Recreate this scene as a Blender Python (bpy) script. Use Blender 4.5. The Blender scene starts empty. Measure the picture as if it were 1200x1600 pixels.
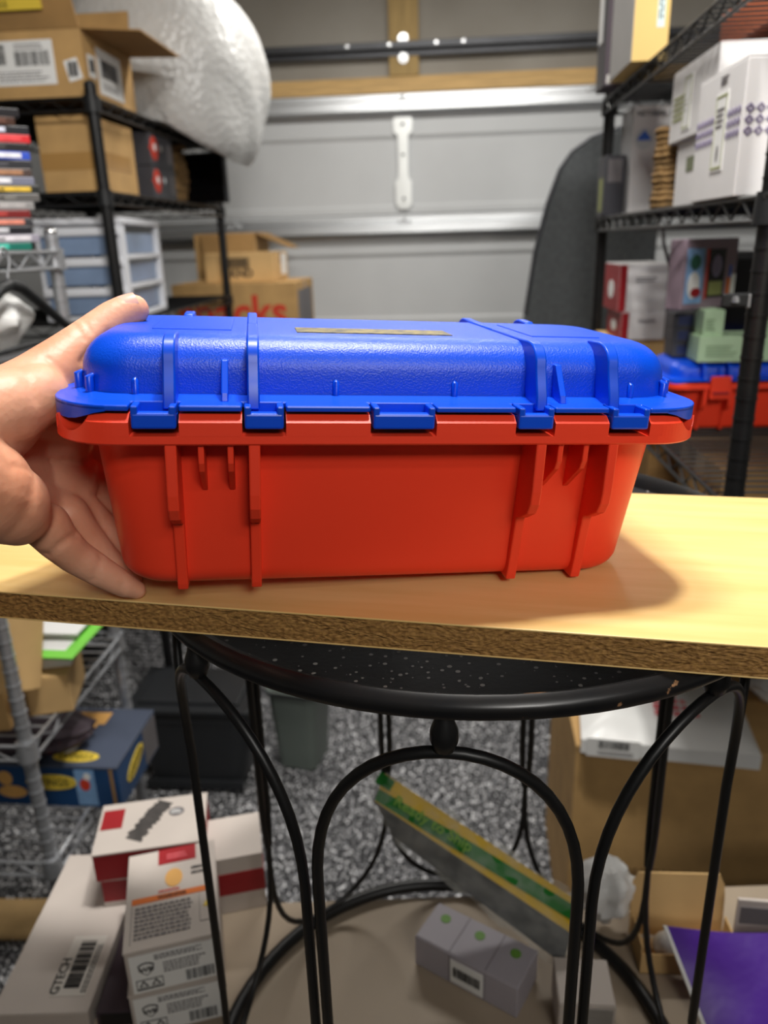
import bpy, bmesh, math, random
import numpy as np
from mathutils import Vector, Matrix

random.seed(7)
rng = np.random.default_rng(7)
SC = bpy.context.scene
COL = SC.collection
PI = math.pi
R = math.radians

# ------------------------------------------------------------------ camera
cam_data = bpy.data.cameras.new('camera')
cam_data.sensor_fit = 'VERTICAL'
cam_data.sensor_height = 34.6
cam_data.sensor_width = 25.95
cam_data.lens = 1200 / 1600 * 34.6
cam_data.clip_start = 0.02
cam_data.clip_end = 60
cam_data.dof.use_dof = True
cam_data.dof.focus_distance = 0.43
cam_data.dof.aperture_fstop = cam_data.lens / 3.9
cam = bpy.data.objects.new('camera', cam_data)
COL.objects.link(cam)
PITCH, ROLL = R(19.42), R(1.67)
Fv = Vector((0, math.cos(PITCH), -math.sin(PITCH)))
U0 = Vector((0, math.sin(PITCH), math.cos(PITCH)))
Rv = Vector((1, 0, 0)) * math.cos(ROLL) - U0 * math.sin(ROLL)
Uv = Vector((1, 0, 0)) * math.sin(ROLL) + U0 * math.cos(ROLL)
cam.matrix_world = Matrix(((Rv.x, Uv.x, -Fv.x, 0), (Rv.y, Uv.y, -Fv.y, 0), (Rv.z, Uv.z, -Fv.z, 1.45), (0, 0, 0, 1)))
SC.camera = cam

# ------------------------------------------------------------------ light
world = bpy.data.worlds.new('world')
SC.world = world
world.use_nodes = True
world.node_tree.nodes['Background'].inputs[0].default_value = (0.75, 0.78, 0.85, 1)
world.node_tree.nodes['Background'].inputs[1].default_value = 0.05


def area(name, loc, sx, sy, power, col=(1, 0.97, 0.92), target=None):
    d = bpy.data.lights.new(name, 'AREA')
    d.shape = 'RECTANGLE'
    d.size, d.size_y = sx, sy
    d.energy = power
    d.color = col
    o = bpy.data.objects.new(name, d)
    o.location = loc
    if target:
        o.rotation_euler = (Vector(target) - Vector(loc)).to_track_quat('-Z', 'Y').to_euler()
    COL.objects.link(o)
    return o


area('ceiling_lamp', (0.20, 0.64, 2.60), 0.12, 0.12, 14)
area('ceiling_lamp', (-0.05, 0.74, 2.62), 0.30, 0.12, 11)
area('ceiling_lamp', (0.25, 2.75, 2.66), 1.2, 0.16, 22)
area('ceiling_lamp', (0.9, -1.2, 2.66), 1.2, 0.16, 7)
area('fill_lamp', (0.55, -1.35, 2.35), 0.5, 0.3, 5.5, target=(0.1, 4.0, 1.75)).data.spread = R(84)  # added front fill light behind the camera, not a fixture of the garage
SC.view_settings.view_transform = 'Standard'
SC.view_settings.look = 'None'
SC.view_settings.gamma = 1
SC.view_settings.use_curve_mapping = False
SC.view_settings.exposure = 0.42


# ------------------------------------------------------------------ materials
def lin(c):
    return tuple((x / 12.92 if x <= 0.04045 else ((x + 0.055) / 1.055) ** 2.4) for x in (v / 255 for v in c))


MATS = {}


def mat(name, rgb, rough=0.6, metal=0.0, var=0.12, vscale=8, bump=0.0, bscale=60, spec=0.5, alpha=1.0, trans=0.0, sss=0.0, stretch=None, rgb2=None, coat=0.0, emit=None, ior=1.45, bdist=0.002):
    m = bpy.data.materials.new(name)
    m.use_nodes = True
    nt = m.node_tree
    b = nt.nodes['Principled BSDF']
    c = lin(rgb)
    tc = nt.nodes.new('ShaderNodeTexCoord')
    src = tc.outputs['Object']
    if stretch:
        mp = nt.nodes.new('ShaderNodeMapping')
        mp.inputs['Scale'].default_value = stretch
        nt.links.new(src, mp.inputs[0])
        src = mp.outputs[0]
    n = nt.nodes.new('ShaderNodeTexNoise')
    n.inputs['Scale'].default_value = vscale
    n.inputs['Detail'].default_value = 5
    nt.links.new(src, n.inputs['Vector'])
    rp = nt.nodes.new('ShaderNodeValToRGB')
    c2 = lin(rgb2) if rgb2 else tuple(min(1, x * (1 + var)) for x in c)
    c1 = c if rgb2 else tuple(x * (1 - var) for x in c)
    rp.color_ramp.elements[0].position = 0.35
    rp.color_ramp.elements[1].position = 0.65
    rp.color_ramp.elements[0].color = (*c1, 1)
    rp.color_ramp.elements[1].color = (*c2, 1)
    nt.links.new(n.outputs['Fac'], rp.inputs[0])
    nt.links.new(rp.outputs[0], b.inputs['Base Color'])
    b.inputs['Roughness'].default_value = rough
    b.inputs['Metallic'].default_value = metal
    b.inputs['Specular IOR Level'].default_value = spec
    b.inputs['IOR'].default_value = ior
    b.inputs['Alpha'].default_value = alpha
    b.inputs['Transmission Weight'].default_value = trans
    b.inputs['Coat Weight'].default_value = coat
    if sss:
        b.inputs['Subsurface Weight'].default_value = sss
        b.inputs['Subsurface Radius'].default_value = (0.006, 0.0022, 0.0012)
        b.inputs['Subsurface Scale'].default_value = 1.0
    if bump:
        n2 = nt.nodes.new('ShaderNodeTexNoise')
        n2.inputs['Scale'].default_value = bscale
        n2.inputs['Detail'].default_value = 3
        nt.links.new(src, n2.inputs['Vector'])
        bp = nt.nodes.new('ShaderNodeBump')
        bp.inputs['Strength'].default_value = bump
        bp.inputs['Distance'].default_value = bdist
        nt.links.new(n2.outputs['Fac'], bp.inputs['Height'])
        nt.links.new(bp.outputs[0], b.inputs['Normal'])
    MATS[name] = m
    return m


BLUE = mat('blue_plastic', (0, 74, 214), 0.33, var=0.03, vscale=3)
BLUE_T = mat('blue_pebbled_plastic', (0, 74, 214), 0.34, var=0.03, vscale=3, bump=0.24, bscale=1000, bdist=0.0012)
RED = mat('red_plastic', (242, 64, 36), 0.42, var=0.03, vscale=3, bump=0.05, bscale=500, bdist=0.0006)
KRAFT = mat('kraft_cardboard', (190, 152, 98), 0.8, var=0.1, vscale=14, bump=0.08, bscale=150)
KRAFT_L = mat('light_kraft_cardboard', (206, 170, 116), 0.8, var=0.08, vscale=10, bump=0.06, bscale=150)
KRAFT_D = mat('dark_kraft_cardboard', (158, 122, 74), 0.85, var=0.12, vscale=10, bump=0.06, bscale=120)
TAPE = mat('packing_tape', (172, 132, 78), 0.25, var=0.05)
WHITE = mat('white_card', (228, 226, 226), 0.55, var=0.03)
WARMW = mat('warm_white_card', (196, 186, 178), 0.6, var=0.04)
PAPER = mat('label_paper', (238, 238, 236), 0.6, var=0.02)
INK = mat('black_ink', (28, 26, 28), 0.6, var=0.1)
GREYINK = mat('grey_ink', (110, 106, 108), 0.6, var=0.1)
LILAC = mat('lilac_ink', (140, 130, 160), 0.6, var=0.1)
OLIVE = mat('olive_ink', (150, 156, 96), 0.6, var=0.1)
REDINK = mat('red_ink', (206, 62, 40), 0.6, var=0.08)
MAROON = mat('dark_red_card', (150, 22, 30), 0.5, var=0.1)
ORANGE = mat('orange_ink', (214, 112, 44), 0.6, var=0.08)
YELLOW = mat('yellow_ink', (230, 200, 70), 0.55, var=0.06)
GREEN = mat('green_ink', (18, 108, 30), 0.5, var=0.08)
LIME = mat('lime_green_paper', (130, 214, 84), 0.55, var=0.06)
MINT = mat('mint_green_card', (186, 216, 178), 0.6, var=0.04)
BLUEINK = mat('blue_ink', (54, 104, 205), 0.55, var=0.08)
BLACKW = mat('black_enamel_wire', (20, 20, 21), 0.4, var=0.2, vscale=30)
CHROME = mat('chrome_wire', (176, 178, 182), 0.34, metal=0.6, var=0.08, vscale=20)
GALV = mat('galvanised_steel', (190, 192, 194), 0.38, metal=0.8, var=0.08, vscale=6, stretch=(1, 1, 20))
DOORM = mat('grey_door_steel', (196, 198, 199), 0.5, metal=0.0, var=0.03, vscale=3)
DARKSTEEL = mat('dark_steel', (70, 71, 74), 0.45, metal=0.6, var=0.1)
BRIGHT = mat('bright_zinc', (228, 230, 228), 0.35, metal=0.35, var=0.05)
BLACKP = mat('black_plastic', (26, 27, 29), 0.5, var=0.15, vscale=12, bump=0.05, bscale=300)
BLACKGLOSS = mat('black_glossy_screen', (16, 16, 18), 0.12, var=0.05)
DARKGREY = mat('dark_grey_card', (62, 62, 68), 0.5, var=0.1)
CHARCOAL = mat('charcoal_fabric', (104, 108, 110), 0.9, var=0.12, vscale=60, bump=0.2, bscale=500)
GREYBLUE = mat('grey_blue_card', (70, 78, 96), 0.5, var=0.15)
WHITEPL = mat('white_plastic', (226, 228, 234), 0.4, var=0.02)
NAVY = mat('navy_printed_card', (28, 66, 110), 0.35, var=0.12, vscale=7)
PALEPINK = mat('pale_pink_plastic', (222, 172, 168), 0.4, var=0.08)
PURPLEPL = mat('purple_poly_mailer', (84, 34, 160), 0.38, var=0.12, vscale=9, bump=0.25, bscale=18, bdist=0.006)
WHITEPOLY = mat('white_poly_mailer', (232, 232, 230), 0.35, var=0.03, bump=0.3, bscale=14, bdist=0.006)
PINKINK = mat('pink_red_stamp_ink', (226, 110, 118), 0.6, var=0.15, vscale=60)
PLUM = mat('dark_plum_card', (66, 54, 62), 0.6, var=0.1)
BROWNW = mat('brown_woven_fibre', (128, 100, 62), 0.85, var=0.35, vscale=60, bump=0.4, bscale=90)
TOTE = mat('black_tote_plastic', (38, 40, 43), 0.42, var=0.1, bump=0.05, bscale=200)
TOTE_LIT = mat('lit_tote_plastic', (112, 122, 116), 0.45, var=0.06)  # tote plastic with the light on its right side put into the colour
TABLE = mat('cream_table_plastic', (172, 156, 136), 0.55, var=0.06, vscale=5, bump=0.06, bscale=220)
PINE = mat('pine_wood', (200, 164, 108), 0.7, var=0.16, vscale=3, stretch=(2, 30, 30))
PINE_V = mat('pine_wood_upright', (168, 140, 88), 0.7, var=0.14, vscale=3, stretch=(30, 30, 2))
SKIN_NAIL = mat('fingernail', (232, 178, 160), 0.3, var=0.03, coat=0.3)
SILVER = mat('steel_bolt', (205, 206, 208), 0.25, metal=0.85, var=0.05)
BENCH = mat('grey_bench_laminate', (120, 116, 110), 0.6, var=0.08)
GREENDOT = mat('green_dot_sticker', (104, 150, 60), 0.55, var=0.08)
LAV = mat('lavender_grey_card', (168, 162, 170), 0.55, var=0.04)
GOLD = mat('gold_label_print', (150, 132, 66), 0.4, var=0.3, vscale=160, rgb2=(52, 52, 52))
FLESHTONE = mat('tan_print', (216, 164, 92), 0.6, var=0.15)
SKYINK = mat('pale_blue_print', (130, 170, 214), 0.55, var=0.15, vscale=20)


def nodes_of(m):
    return m.node_tree, m.node_tree.nodes['Principled BSDF']


# clear plastic film
FILM = bpy.data.materials.new('clear_poly_film')
FILM.use_nodes = True
_nt = FILM.node_tree
_b = _nt.nodes['Principled BSDF']
_out = _nt.nodes['Material Output']
_tr = _nt.nodes.new('ShaderNodeBsdfTransparent')
_mx = _nt.nodes.new('ShaderNodeMixShader')
_b.inputs['Base Color'].default_value = (0.75, 0.76, 0.72, 1)
_b.inputs['Roughness'].default_value = 0.25
_n = _nt.nodes.new('ShaderNodeTexNoise')
_n.inputs['Scale'].default_value = 45
_tc = _nt.nodes.new('ShaderNodeTexCoord')
_nt.links.new(_tc.outputs['Object'], _n.inputs['Vector'])
_bp = _nt.nodes.new('ShaderNodeBump')
_bp.inputs['Strength'].default_value = 0.5
_bp.inputs['Distance'].default_value = 0.006
_nt.links.new(_n.outputs['Fac'], _bp.inputs['Height'])
_nt.links.new(_bp.outputs[0], _b.inputs['Normal'])
_mr = _nt.nodes.new('ShaderNodeMapRange')
_mr.inputs['From Min'].default_value = 0.35
_mr.inputs['From Max'].default_value = 0.7
_mr.inputs['To Min'].default_value = 0.05
_mr.inputs['To Max'].default_value = 0.24
_nt.links.new(_n.outputs['Fac'], _mr.inputs['Value'])
_nt.links.new(_mr.outputs[0], _mx.inputs[0])
_nt.links.new(_tr.outputs[0], _mx.inputs[1])
_nt.links.new(_b.outputs[0], _mx.inputs[2])
_nt.links.new(_mx.outputs[0], _out.inputs[0])

# translucent drawer plastic
CLEARBLUE = mat('frosted_blue_drawer_plastic', (126, 146, 176), 0.3, var=0.25, vscale=5)

# bubble wrap / foam
FOAM = mat('white_bubble_wrap', (208, 208, 206), 0.3, var=0.05, vscale=5)
_nt, _b = nodes_of(FOAM)
_v = _nt.nodes.new('ShaderNodeTexVoronoi')
_v.inputs['Scale'].default_value = 55
_tc = _nt.nodes.new('ShaderNodeTexCoord')
_nt.links.new(_tc.outputs['Object'], _v.inputs['Vector'])
_bp = _nt.nodes.new('ShaderNodeBump')
_bp.inputs['Strength'].default_value = 0.35
_bp.inputs['Distance'].default_value = 0.008
_bp.invert = True
_nt.links.new(_v.outputs['Distance'], _bp.inputs['Height'])
_nt.links.new(_bp.outputs[0], _b.inputs['Normal'])

# drywall with mud patches
DRYWALL = mat('unpainted_drywall', (142, 136, 126), 0.9, vscale=1.6, rgb2=(160, 155, 146), bump=0.03, bscale=40)
CONC = mat('ceiling_drywall', (200, 198, 192), 0.9, var=0.04)

# maple laminate board
MAPLE = mat('maple_laminate', (226, 188, 118), 0.4, vscale=5, stretch=(1.2, 14, 14), rgb2=(236, 202, 136), bump=0.02, bscale=60)

# particle board edge
CHIP = mat('particle_board', (122, 86, 42), 0.75, vscale=520, stretch=(0.6, 1, 1), rgb2=(170, 128, 70))
_nt, _b = nodes_of(CHIP)
_v = _nt.nodes.new('ShaderNodeTexVoronoi')
_v.inputs['Scale'].default_value = 330
_tc = _nt.nodes.new('ShaderNodeTexCoord')
_mp = _nt.nodes.new('ShaderNodeMapping')
_mp.inputs['Scale'].default_value = (0.4, 1, 1)
_nt.links.new(_tc.outputs['Object'], _mp.inputs[0])
_nz = _nt.nodes.new('ShaderNodeTexNoise')
_nz.inputs['Scale'].default_value = 60
_nt.links.new(_mp.outputs[0], _nz.inputs['Vector'])
_ad = _nt.nodes.new('ShaderNodeMixRGB')
_ad.inputs[0].default_value = 0.04
_nt.links.new(_mp.outputs[0], _ad.inputs[1])
_nt.links.new(_nz.outputs['Color'], _ad.inputs[2])
_nt.links.new(_ad.outputs[0], _v.inputs['Vector'])
_bp = _nt.nodes.new('ShaderNodeBump')
_bp.inputs['Strength'].default_value = 0.8
_bp.inputs['Distance'].default_value = 0.0012
_nt.links.new(_v.outputs['Distance'], _bp.inputs['Height'])
_nt.links.new(_bp.outputs[0], _b.inputs['Normal'])

# black painted tray with speckled dust and a worn rim
TRAY = mat('black_paint_dusty', (34, 34, 36), 0.32, var=0.2, vscale=40, bump=0.05, bscale=250)
_nt, _b = nodes_of(TRAY)
_tc = _nt.nodes.new('ShaderNodeTexCoord')
_v = _nt.nodes.new('ShaderNodeTexVoronoi')
_v.inputs['Scale'].default_value = 230
_nt.links.new(_tc.outputs['Object'], _v.inputs['Vector'])
_wn = _nt.nodes.new('ShaderNodeMath')
_wn.operation = 'LESS_THAN'
_sep = _nt.nodes.new('ShaderNodeSeparateColor')
_nt.links.new(_v.outputs['Color'], _sep.inputs[0])
_mul = _nt.nodes.new('ShaderNodeMath')
_mul.operation = 'MULTIPLY'
_mul.inputs[1].default_value = 0.42
_pw = _nt.nodes.new('ShaderNodeMath')
_pw.operation = 'POWER'
_pw.inputs[1].default_value = 2.2
_nt.links.new(_sep.outputs[0], _pw.inputs[0])
_nt.links.new(_pw.outputs[0], _mul.inputs[0])
_nt.links.new(_v.outputs['Distance'], _wn.inputs[0])
_nt.links.new(_mul.outputs[0], _wn.inputs[1])
_mxc = _nt.nodes.new('ShaderNodeMixRGB')
_old = _b.inputs['Base Color'].links[0].from_socket
_nt.links.new(_old, _mxc.inputs[1])
_mxc.inputs[2].default_value = (0.45, 0.43, 0.40, 1)
_nt.links.new(_wn.outputs[0], _mxc.inputs[0])
_nt.links.new(_mxc.outputs[0], _b.inputs['Base Color'])
RIMP = mat('worn_black_paint', (20, 19, 19), 0.28, vscale=55, var=0.1)
_nt, _b = nodes_of(RIMP)
_rp = [n for n in _nt.nodes if n.type == 'VALTORGB'][0]
_rp.color_ramp.elements[0].color = (0.008, 0.008, 0.009, 1)
_rp.color_ramp.elements[1].color = (0.012, 0.011, 0.011, 1)
_rp.color_ramp.elements[1].position = 0.665
_e = _rp.color_ramp.elements.new(0.685)
_e.color = (0.30, 0.16, 0.08, 1)

# skin
SKIN = mat('skin', (214, 150, 118), 0.48, vscale=22, rgb2=(226, 168, 138), bump=0.12, bscale=420, sss=0.25, bdist=0.0008)
_nt, _b = nodes_of(SKIN)
_tc = _nt.nodes.new('ShaderNodeTexCoord')
_mp = _nt.nodes.new('ShaderNodeMapping')
_mp.inputs['Scale'].default_value = (1, 1, 1)
_nz = _nt.nodes.new('ShaderNodeTexVoronoi')
_nz.inputs['Scale'].default_value = 260
_nt.links.new(_tc.outputs['Object'], _nz.inputs['Vector'])
_bp2 = _nt.nodes.new('ShaderNodeBump')
_bp2.inputs['Strength'].default_value = 0.16
_bp2.inputs['Distance'].default_value = 0.0008
_nt.links.new(_nz.outputs['Distance'], _bp2.inputs['Height'])
_bp1 = [n for n in _nt.nodes if n.type == 'BUMP' and n != _bp2][0]
_nt.links.new(_bp1.outputs[0], _bp2.inputs['Normal'])
_nt.links.new(_bp2.outputs[0], _b.inputs['Normal'])

# carpet base and pile
CARPET = mat('dark_grey_carpet', (58, 58, 60), 0.95, var=0.3, vscale=90, bump=0.4, bscale=200)
PILE = mat('speckled_carpet_loops', (90, 90, 94), 0.85, var=0.1)
_nt, _b = nodes_of(PILE)
_g = _nt.nodes.new('ShaderNodeNewGeometry')
_rp = _nt.nodes.new('ShaderNodeValToRGB')
_rp.color_ramp.interpolation = 'CONSTANT'
_rp.color_ramp.elements[0].color = (0.06, 0.06, 0.064, 1)
_rp.color_ramp.elements[1].position = 0.34
_rp.color_ramp.elements[1].color = (0.27, 0.27, 0.285, 1)
for p_, v_ in ((0.66, 0.46), (0.86, 0.9)):
    _e = _rp.color_ramp.elements.new(p_)
    _e.color = (v_, v_, v_ * 1.02, 1)
_nt.links.new(_g.outputs['Random Per Island'], _rp.inputs[0])
_nt.links.new(_rp.outputs[0], _b.inputs['Base Color'])
_b.inputs['Roughness'].default_value = 0.5


# ------------------------------------------------------------------ mesh helpers
class MB:
    def __init__(self):
        self.v, self.f = [], []

    def add(self, vs, fs):
        n = len(self.v)
        self.v += [tuple(map(float, p)) for p in vs]
        self.f += [tuple(i + n for i in f) for f in fs]
        return self

    def box(self, x0, x1, y0, y1, z0, z1, c=0.0):
        """box with chamfered edges"""
        if c <= 0:
            vs = [(x, y, z) for z in (z0, z1) for y in (y0, y1) for x in (x0, x1)]
            return self.add(vs, [(0, 2, 3, 1), (4, 5, 7, 6), (0, 1, 5, 4), (2, 6, 7, 3), (0, 4, 6, 2), (1, 3, 7, 5)])
        c = min(c, (x1 - x0) * .49, (y1 - y0) * .49, (z1 - z0) * .49)
        bm = bmesh.new()
        bmesh.ops.create_cube(bm, size=1)
        for v in bm.verts:
            v.co = Vector(((x0 + x1) / 2 + v.co.x * (x1 - x0), (y0 + y1) / 2 + v.co.y * (y1 - y0), (z0 + z1) / 2 + v.co.z * (z1 - z0)))
        bmesh.ops.bevel(bm, geom=bm.edges[:], offset=c, segments=2, profile=0.5, affect='EDGES')
        bm.verts.index_update()
        self.add([v.co for v in bm.verts], [[v.index for v in f.verts] for f in bm.faces])
        bm.free()
        return self

    def loft(self, rings, cap0=True, cap1=True, closed=True):
        n = len(rings[0])
        vs = [p for r in rings for p in r]
        fs = []
        for k in range(len(rings) - 1):
            for i in range(n if closed else n - 1):
                j = (i + 1) % n
                fs.append((k * n + i, k * n + j, (k + 1) * n + j, (k + 1) * n + i))
        if cap0:
            fs.append(tuple(reversed(range(n))))
        if cap1:
            fs.append(tuple((len(rings) - 1) * n + i for i in range(n)))
        return self.add(vs, fs)

    def prism(self, poly, a, b, plane='xy'):
        """extrude a 2D polygon: plane xy -> z from a to b; xz -> y; yz -> x"""
        def P(p, t):
            return {'xy': (p[0], p[1], t), 'xz': (p[0], t, p[1]), 'yz': (t, p[0], p[1])}[plane]
        return self.loft([[P(p, a) for p in poly], [P(p, b) for p in poly]])

    def tube(self, path, r, n=8, cap=True, closed=False):
        path = [Vector(p) for p in path]
        rr = r if isinstance(r, (list, tuple)) else [r] * len(path)
        rings = []
        up = None
        L = len(path)
        for i, p in enumerate(path):
            if closed:
                t = (path[(i + 1) % L] - path[i - 1]).normalized()
            else:
                t = (path[min(i + 1, L - 1)] - path[max(i - 1, 0)]).normalized()
            if up is None:
                up = t.orthogonal().normalized()
            up = (up - t * up.dot(t))
            if up.length < 1e-6:
                up = t.orthogonal()
            up.normalize()
            s = t.cross(up)
            rings.append([p + (up * math.cos(2 * PI * k / n) + s * math.sin(2 * PI * k / n)) * rr[i] for k in range(n)])
        if closed:
            rings.append(rings[0])
        return self.loft(rings, cap and not closed, cap and not closed)

    def lathe(self, prof, n=32, c=(0, 0, 0)):
        rings = [[(c[0] + r_ * math.cos(2 * PI * k / n), c[1] + r_ * math.sin(2 * PI * k / n), c[2] + z) for k in range(n)] for r_, z in prof]
        return self.loft(rings)

    def ball(self, c, r, n=12, m=8, s=(1, 1, 1)):
        rings = []
        for j in range(1, m):
            a = PI * j / m
            rings.append([(c[0] + s[0] * r * math.sin(a) * math.cos(2 * PI * k / n), c[1] + s[1] * r * math.sin(a) * math.sin(2 * PI * k / n), c[2] - s[2] * r * math.cos(a)) for k in range(n)])
        return self.loft(rings)

    def mesh(self, name, m, smooth=None):
        me = bpy.data.meshes.new(name)
        me.from_pydata(self.v, [], self.f)
        me.validate()
        bm = bmesh.new()
        bm.from_mesh(me)
        bmesh.ops.recalc_face_normals(bm, faces=bm.faces)
        bm.to_mesh(me)
        bm.free()
        if m:
            me.materials.append(m)
        if smooth:
            shade(me, smooth)
        return me

    def build(self, name, m, parent=None, smooth=None, loc=None, rz=0):
        o = bpy.data.objects.new(name, self.mesh(name, m, smooth))
        COL.objects.link(o)
        if parent is not None:
            o.parent = parent
        if loc is not None:
            o.location = loc
        if rz:
            o.rotation_euler = (0, 0, rz)
        return o


def shade(me, angle=40):
    me.polygons.foreach_set('use_smooth', [True] * len(me.polygons))
    bm = bmesh.new()
    bm.from_mesh(me)
    for e in bm.edges:
        if len(e.link_faces) == 2 and e.calc_face_angle(0) > R(angle):
            e.smooth = False
    bm.to_mesh(me)
    bm.free()


def tag(o, label=None, cat=None, group=None, kind=None):
    if label:
        o['label'] = label
    if cat:
        o['category'] = cat
    if group:
        o['group'] = group
    if kind:
        o['kind'] = kind
    return o


def empty(name, loc=(0, 0, 0), rz=0):
    o = bpy.data.objects.new(name, None)
    o.location = loc
    o.rotation_euler = (0, 0, rz)
    COL.objects.link(o)
    return o


def copy_tree(o, parent=None):
    c = o.copy()
    COL.objects.link(c)
    if parent is not None:
        c.parent = parent
    for ch in list(o.children):
        copy_tree(ch, c)
    return c


# faces of a local box (w,d,h): frame = origin, u, v, normal
def face(dims, f):
    w, d, h = dims
    return {
        'F': (Vector((0, 0, 0)), Vector((1, 0, 0)), Vector((0, 0, 1)), Vector((0, -1, 0))),
        'L': (Vector((0, d, 0)), Vector((0, -1, 0)), Vector((0, 0, 1)), Vector((-1, 0, 0))),
        'R': (Vector((w, 0, 0)), Vector((0, 1, 0)), Vector((0, 0, 1)), Vector((1, 0, 0))),
        'T': (Vector((0, 0, h)), Vector((1, 0, 0)), Vector((0, 1, 0)), Vector((0, 0, 1))),
        'B': (Vector((w, d, 0)), Vector((-1, 0, 0)), Vector((0, 0, 1)), Vector((0, 1, 0))),
    }[f]


def decal(parent, name, m, fr, polys, t=0.0006, lift=0.0001):
    """thin printed shapes on a face frame: polys are lists of (u, v) points"""
    o_, u_, v_, n_ = fr
    mb = MB()
    for poly in polys:
        if len(poly) == 2:
            (a, b), (c, d) = poly
            poly = [(a, b), (c, b), (c, d), (a, d)]
        mb.loft([[o_ + u_ * p[0] + v_ * p[1] + n_ * k for p in poly] for k in (lift - 0.0002, lift + t)])
    return mb.build(name, m, parent)


def rotrect(cx, cy, w, h, a):
    c, s = math.cos(a), math.sin(a)
    return [(cx + x * c - y * s, cy + x * s + y * c) for x, y in ((-w / 2, -h / 2), (w / 2, -h / 2), (w / 2, h / 2), (-w / 2, h / 2))]


def oval(cx, cy, rx, ry, n=20, a=0):
    c, s = math.cos(a), math.sin(a)
    return [(cx + rx * math.cos(2 * PI * k / n) * c - ry * math.sin(2 * PI * k / n) * s, cy + rx * math.cos(2 * PI * k / n) * s + ry * math.sin(2 * PI * k / n) * c) for k in range(n)]


def barcode(parent, fr, u0, v0, u1, v1, vertical=False, m=None, t=0.0007, lift=0.0006):
    rects = []
    span = (v1 - v0) if vertical else (u1 - u0)
    p = 0.0
    rs = random.Random(int((u0 + v0 * 7) * 9999))
    while p < 1:
        w = rs.choice((0.012, 0.02, 0.03))
        if vertical:
            rects.append([(u0, v0 + p * span), (u1, v0 + min(1, p + w) * span)])
        else:
            rects.append([(u0 + p * span, v0), (u0 + min(1, p + w) * span, v1)])
        p += w + rs.choice((0.012, 0.02, 0.034))
    return decal(parent, 'barcode', m or INK, fr, rects, t, lift)


def fineprint(parent, fr, u0, v0, u1, v1, rows, m=None, lift=0.0006, vertical=False, name='fine_print'):
    """rows of small broken dashes standing for print too small to read in the photo"""
    rects = []
    rs = random.Random(int((u0 * 3 + v0) * 99999))
    H = ((u1 - u0) if vertical else (v1 - v0)) / rows
    L = (v1 - v0) if vertical else (u1 - u0)
    for r_ in range(rows):
        p = 0
        end = L * rs.uniform(.75, 1)
        while p < end:
            w = min(rs.uniform(.03, .09) * L, end - p)
            if w > .005 * L:
                if vertical:
                    rects.append([(u0 + H * (r_ + .2), v0 + p), (u0 + H * (r_ + .65), v0 + p + w)])
                else:
                    rects.append([(u0 + p, v0 + H * (r_ + .2)), (u0 + p + w, v0 + H * (r_ + .65))])
            p += w + .018 * L
    return decal(parent, name, m or GREYINK, fr, rects, 0.0005, lift)


def lettering(parent, text, m, fr, u, v, size, rot=0.0, align='LEFT', lift=0.0006, bold=0.0, shear=0.0, depth=0.0004, name='lettering', sx=1.0):
    cu = bpy.data.curves.new('lettering', 'FONT')
    cu.body = text
    cu.size = size
    cu.align_x = align
    cu.offset = bold
    cu.shear = shear
    cu.extrude = depth / 2
    cu.resolution_u = 3
    tmp = bpy.data.objects.new('lettering', cu)
    COL.objects.link(tmp)
    dg = bpy.context.evaluated_depsgraph_get()
    me = bpy.data.meshes.new_from_object(tmp.evaluated_get(dg))
    bpy.data.objects.remove(tmp)
    bpy.data.curves.remove(cu)
    o_, u_, v_, n_ = fr
    c, s = math.cos(rot), math.sin(rot)
    M = Matrix(((u_.x, v_.x, n_.x, 0), (u_.y, v_.y, n_.y, 0), (u_.z, v_.z, n_.z, 0), (0, 0, 0, 1)))
    T = Matrix.Translation(o_ + u_ * u + v_ * v + n_ * lift) @ M @ Matrix.Rotation(rot, 4, 'Z') @ Matrix.Diagonal((sx, 1, 1, 1))
    me.transform(T)
    me.materials.clear()
    me.materials.append(m)
    me.name = name
    o = bpy.data.objects.new(name, me)
    COL.objects.link(o)
    o.parent = parent
    return o


GY = R(-4.9)  # the garage's own axes against the camera's heading


def gvec(a, b, z=0):
    return Vector((math.cos(GY) * a - math.sin(GY) * b, math.sin(GY) * a + math.cos(GY) * b, z))


def carton(name, label, P, yaw, dims, m=None, cat='box', group=None, tape=True, flaps=True, c=0.0015):
    """a closed box: body, two top flaps that meet at a seam, a strip of tape"""
    m = m or KRAFT
    w, d, h = dims
    t = 0.0025 if flaps else 0
    body = MB().box(0, w, 0, d, 0, h - t, c).build(name, m, None, loc=P, rz=yaw)
    tag(body, label, cat, group)
    if flaps:
        MB().box(0.0005, w - .0005, 0.0005, d / 2 - .0009, h - t, h, .0008).build('flap', m, body)
        MB().box(0.0005, w - .0005, d / 2 + .0009, d - .0005, h - t, h, .0008).build('flap', m, body)
    if tape:
        s = min(.024, d * .12)
        tp = MB().box(-.0004, w + .0004, d / 2 - s, d / 2 + s, h - .0002, h + .0005)
        tp.box(-.0005, 0, d / 2 - s, d / 2 + s, h - .045 if h > .09 else h * .5, h + .0005)
        tp.box(w, w + .0005, d / 2 - s, d / 2 + s, h - .045 if h > .09 else h * .5, h + .0005)
        tp.build('tape', TAPE, body)
    return body


def retail(name, label, P, yaw, dims, m=None, cat='box', group=None, lidm=None, c=0.0012):
    """a small folding carton: body and a tuck flap with a visible edge on top"""
    w, d, h = dims
    body = MB().box(0, w, 0, d, 0, h, c).build(name, m or WHITE, None, loc=P, rz=yaw)
    tag(body, label, cat, group)
    MB().box(.001, w - .001, .0015, d - .001, h - .0005, h + .0009, .0004).build('tuck_flap', lidm or m or WHITE, body)
    return body


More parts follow.
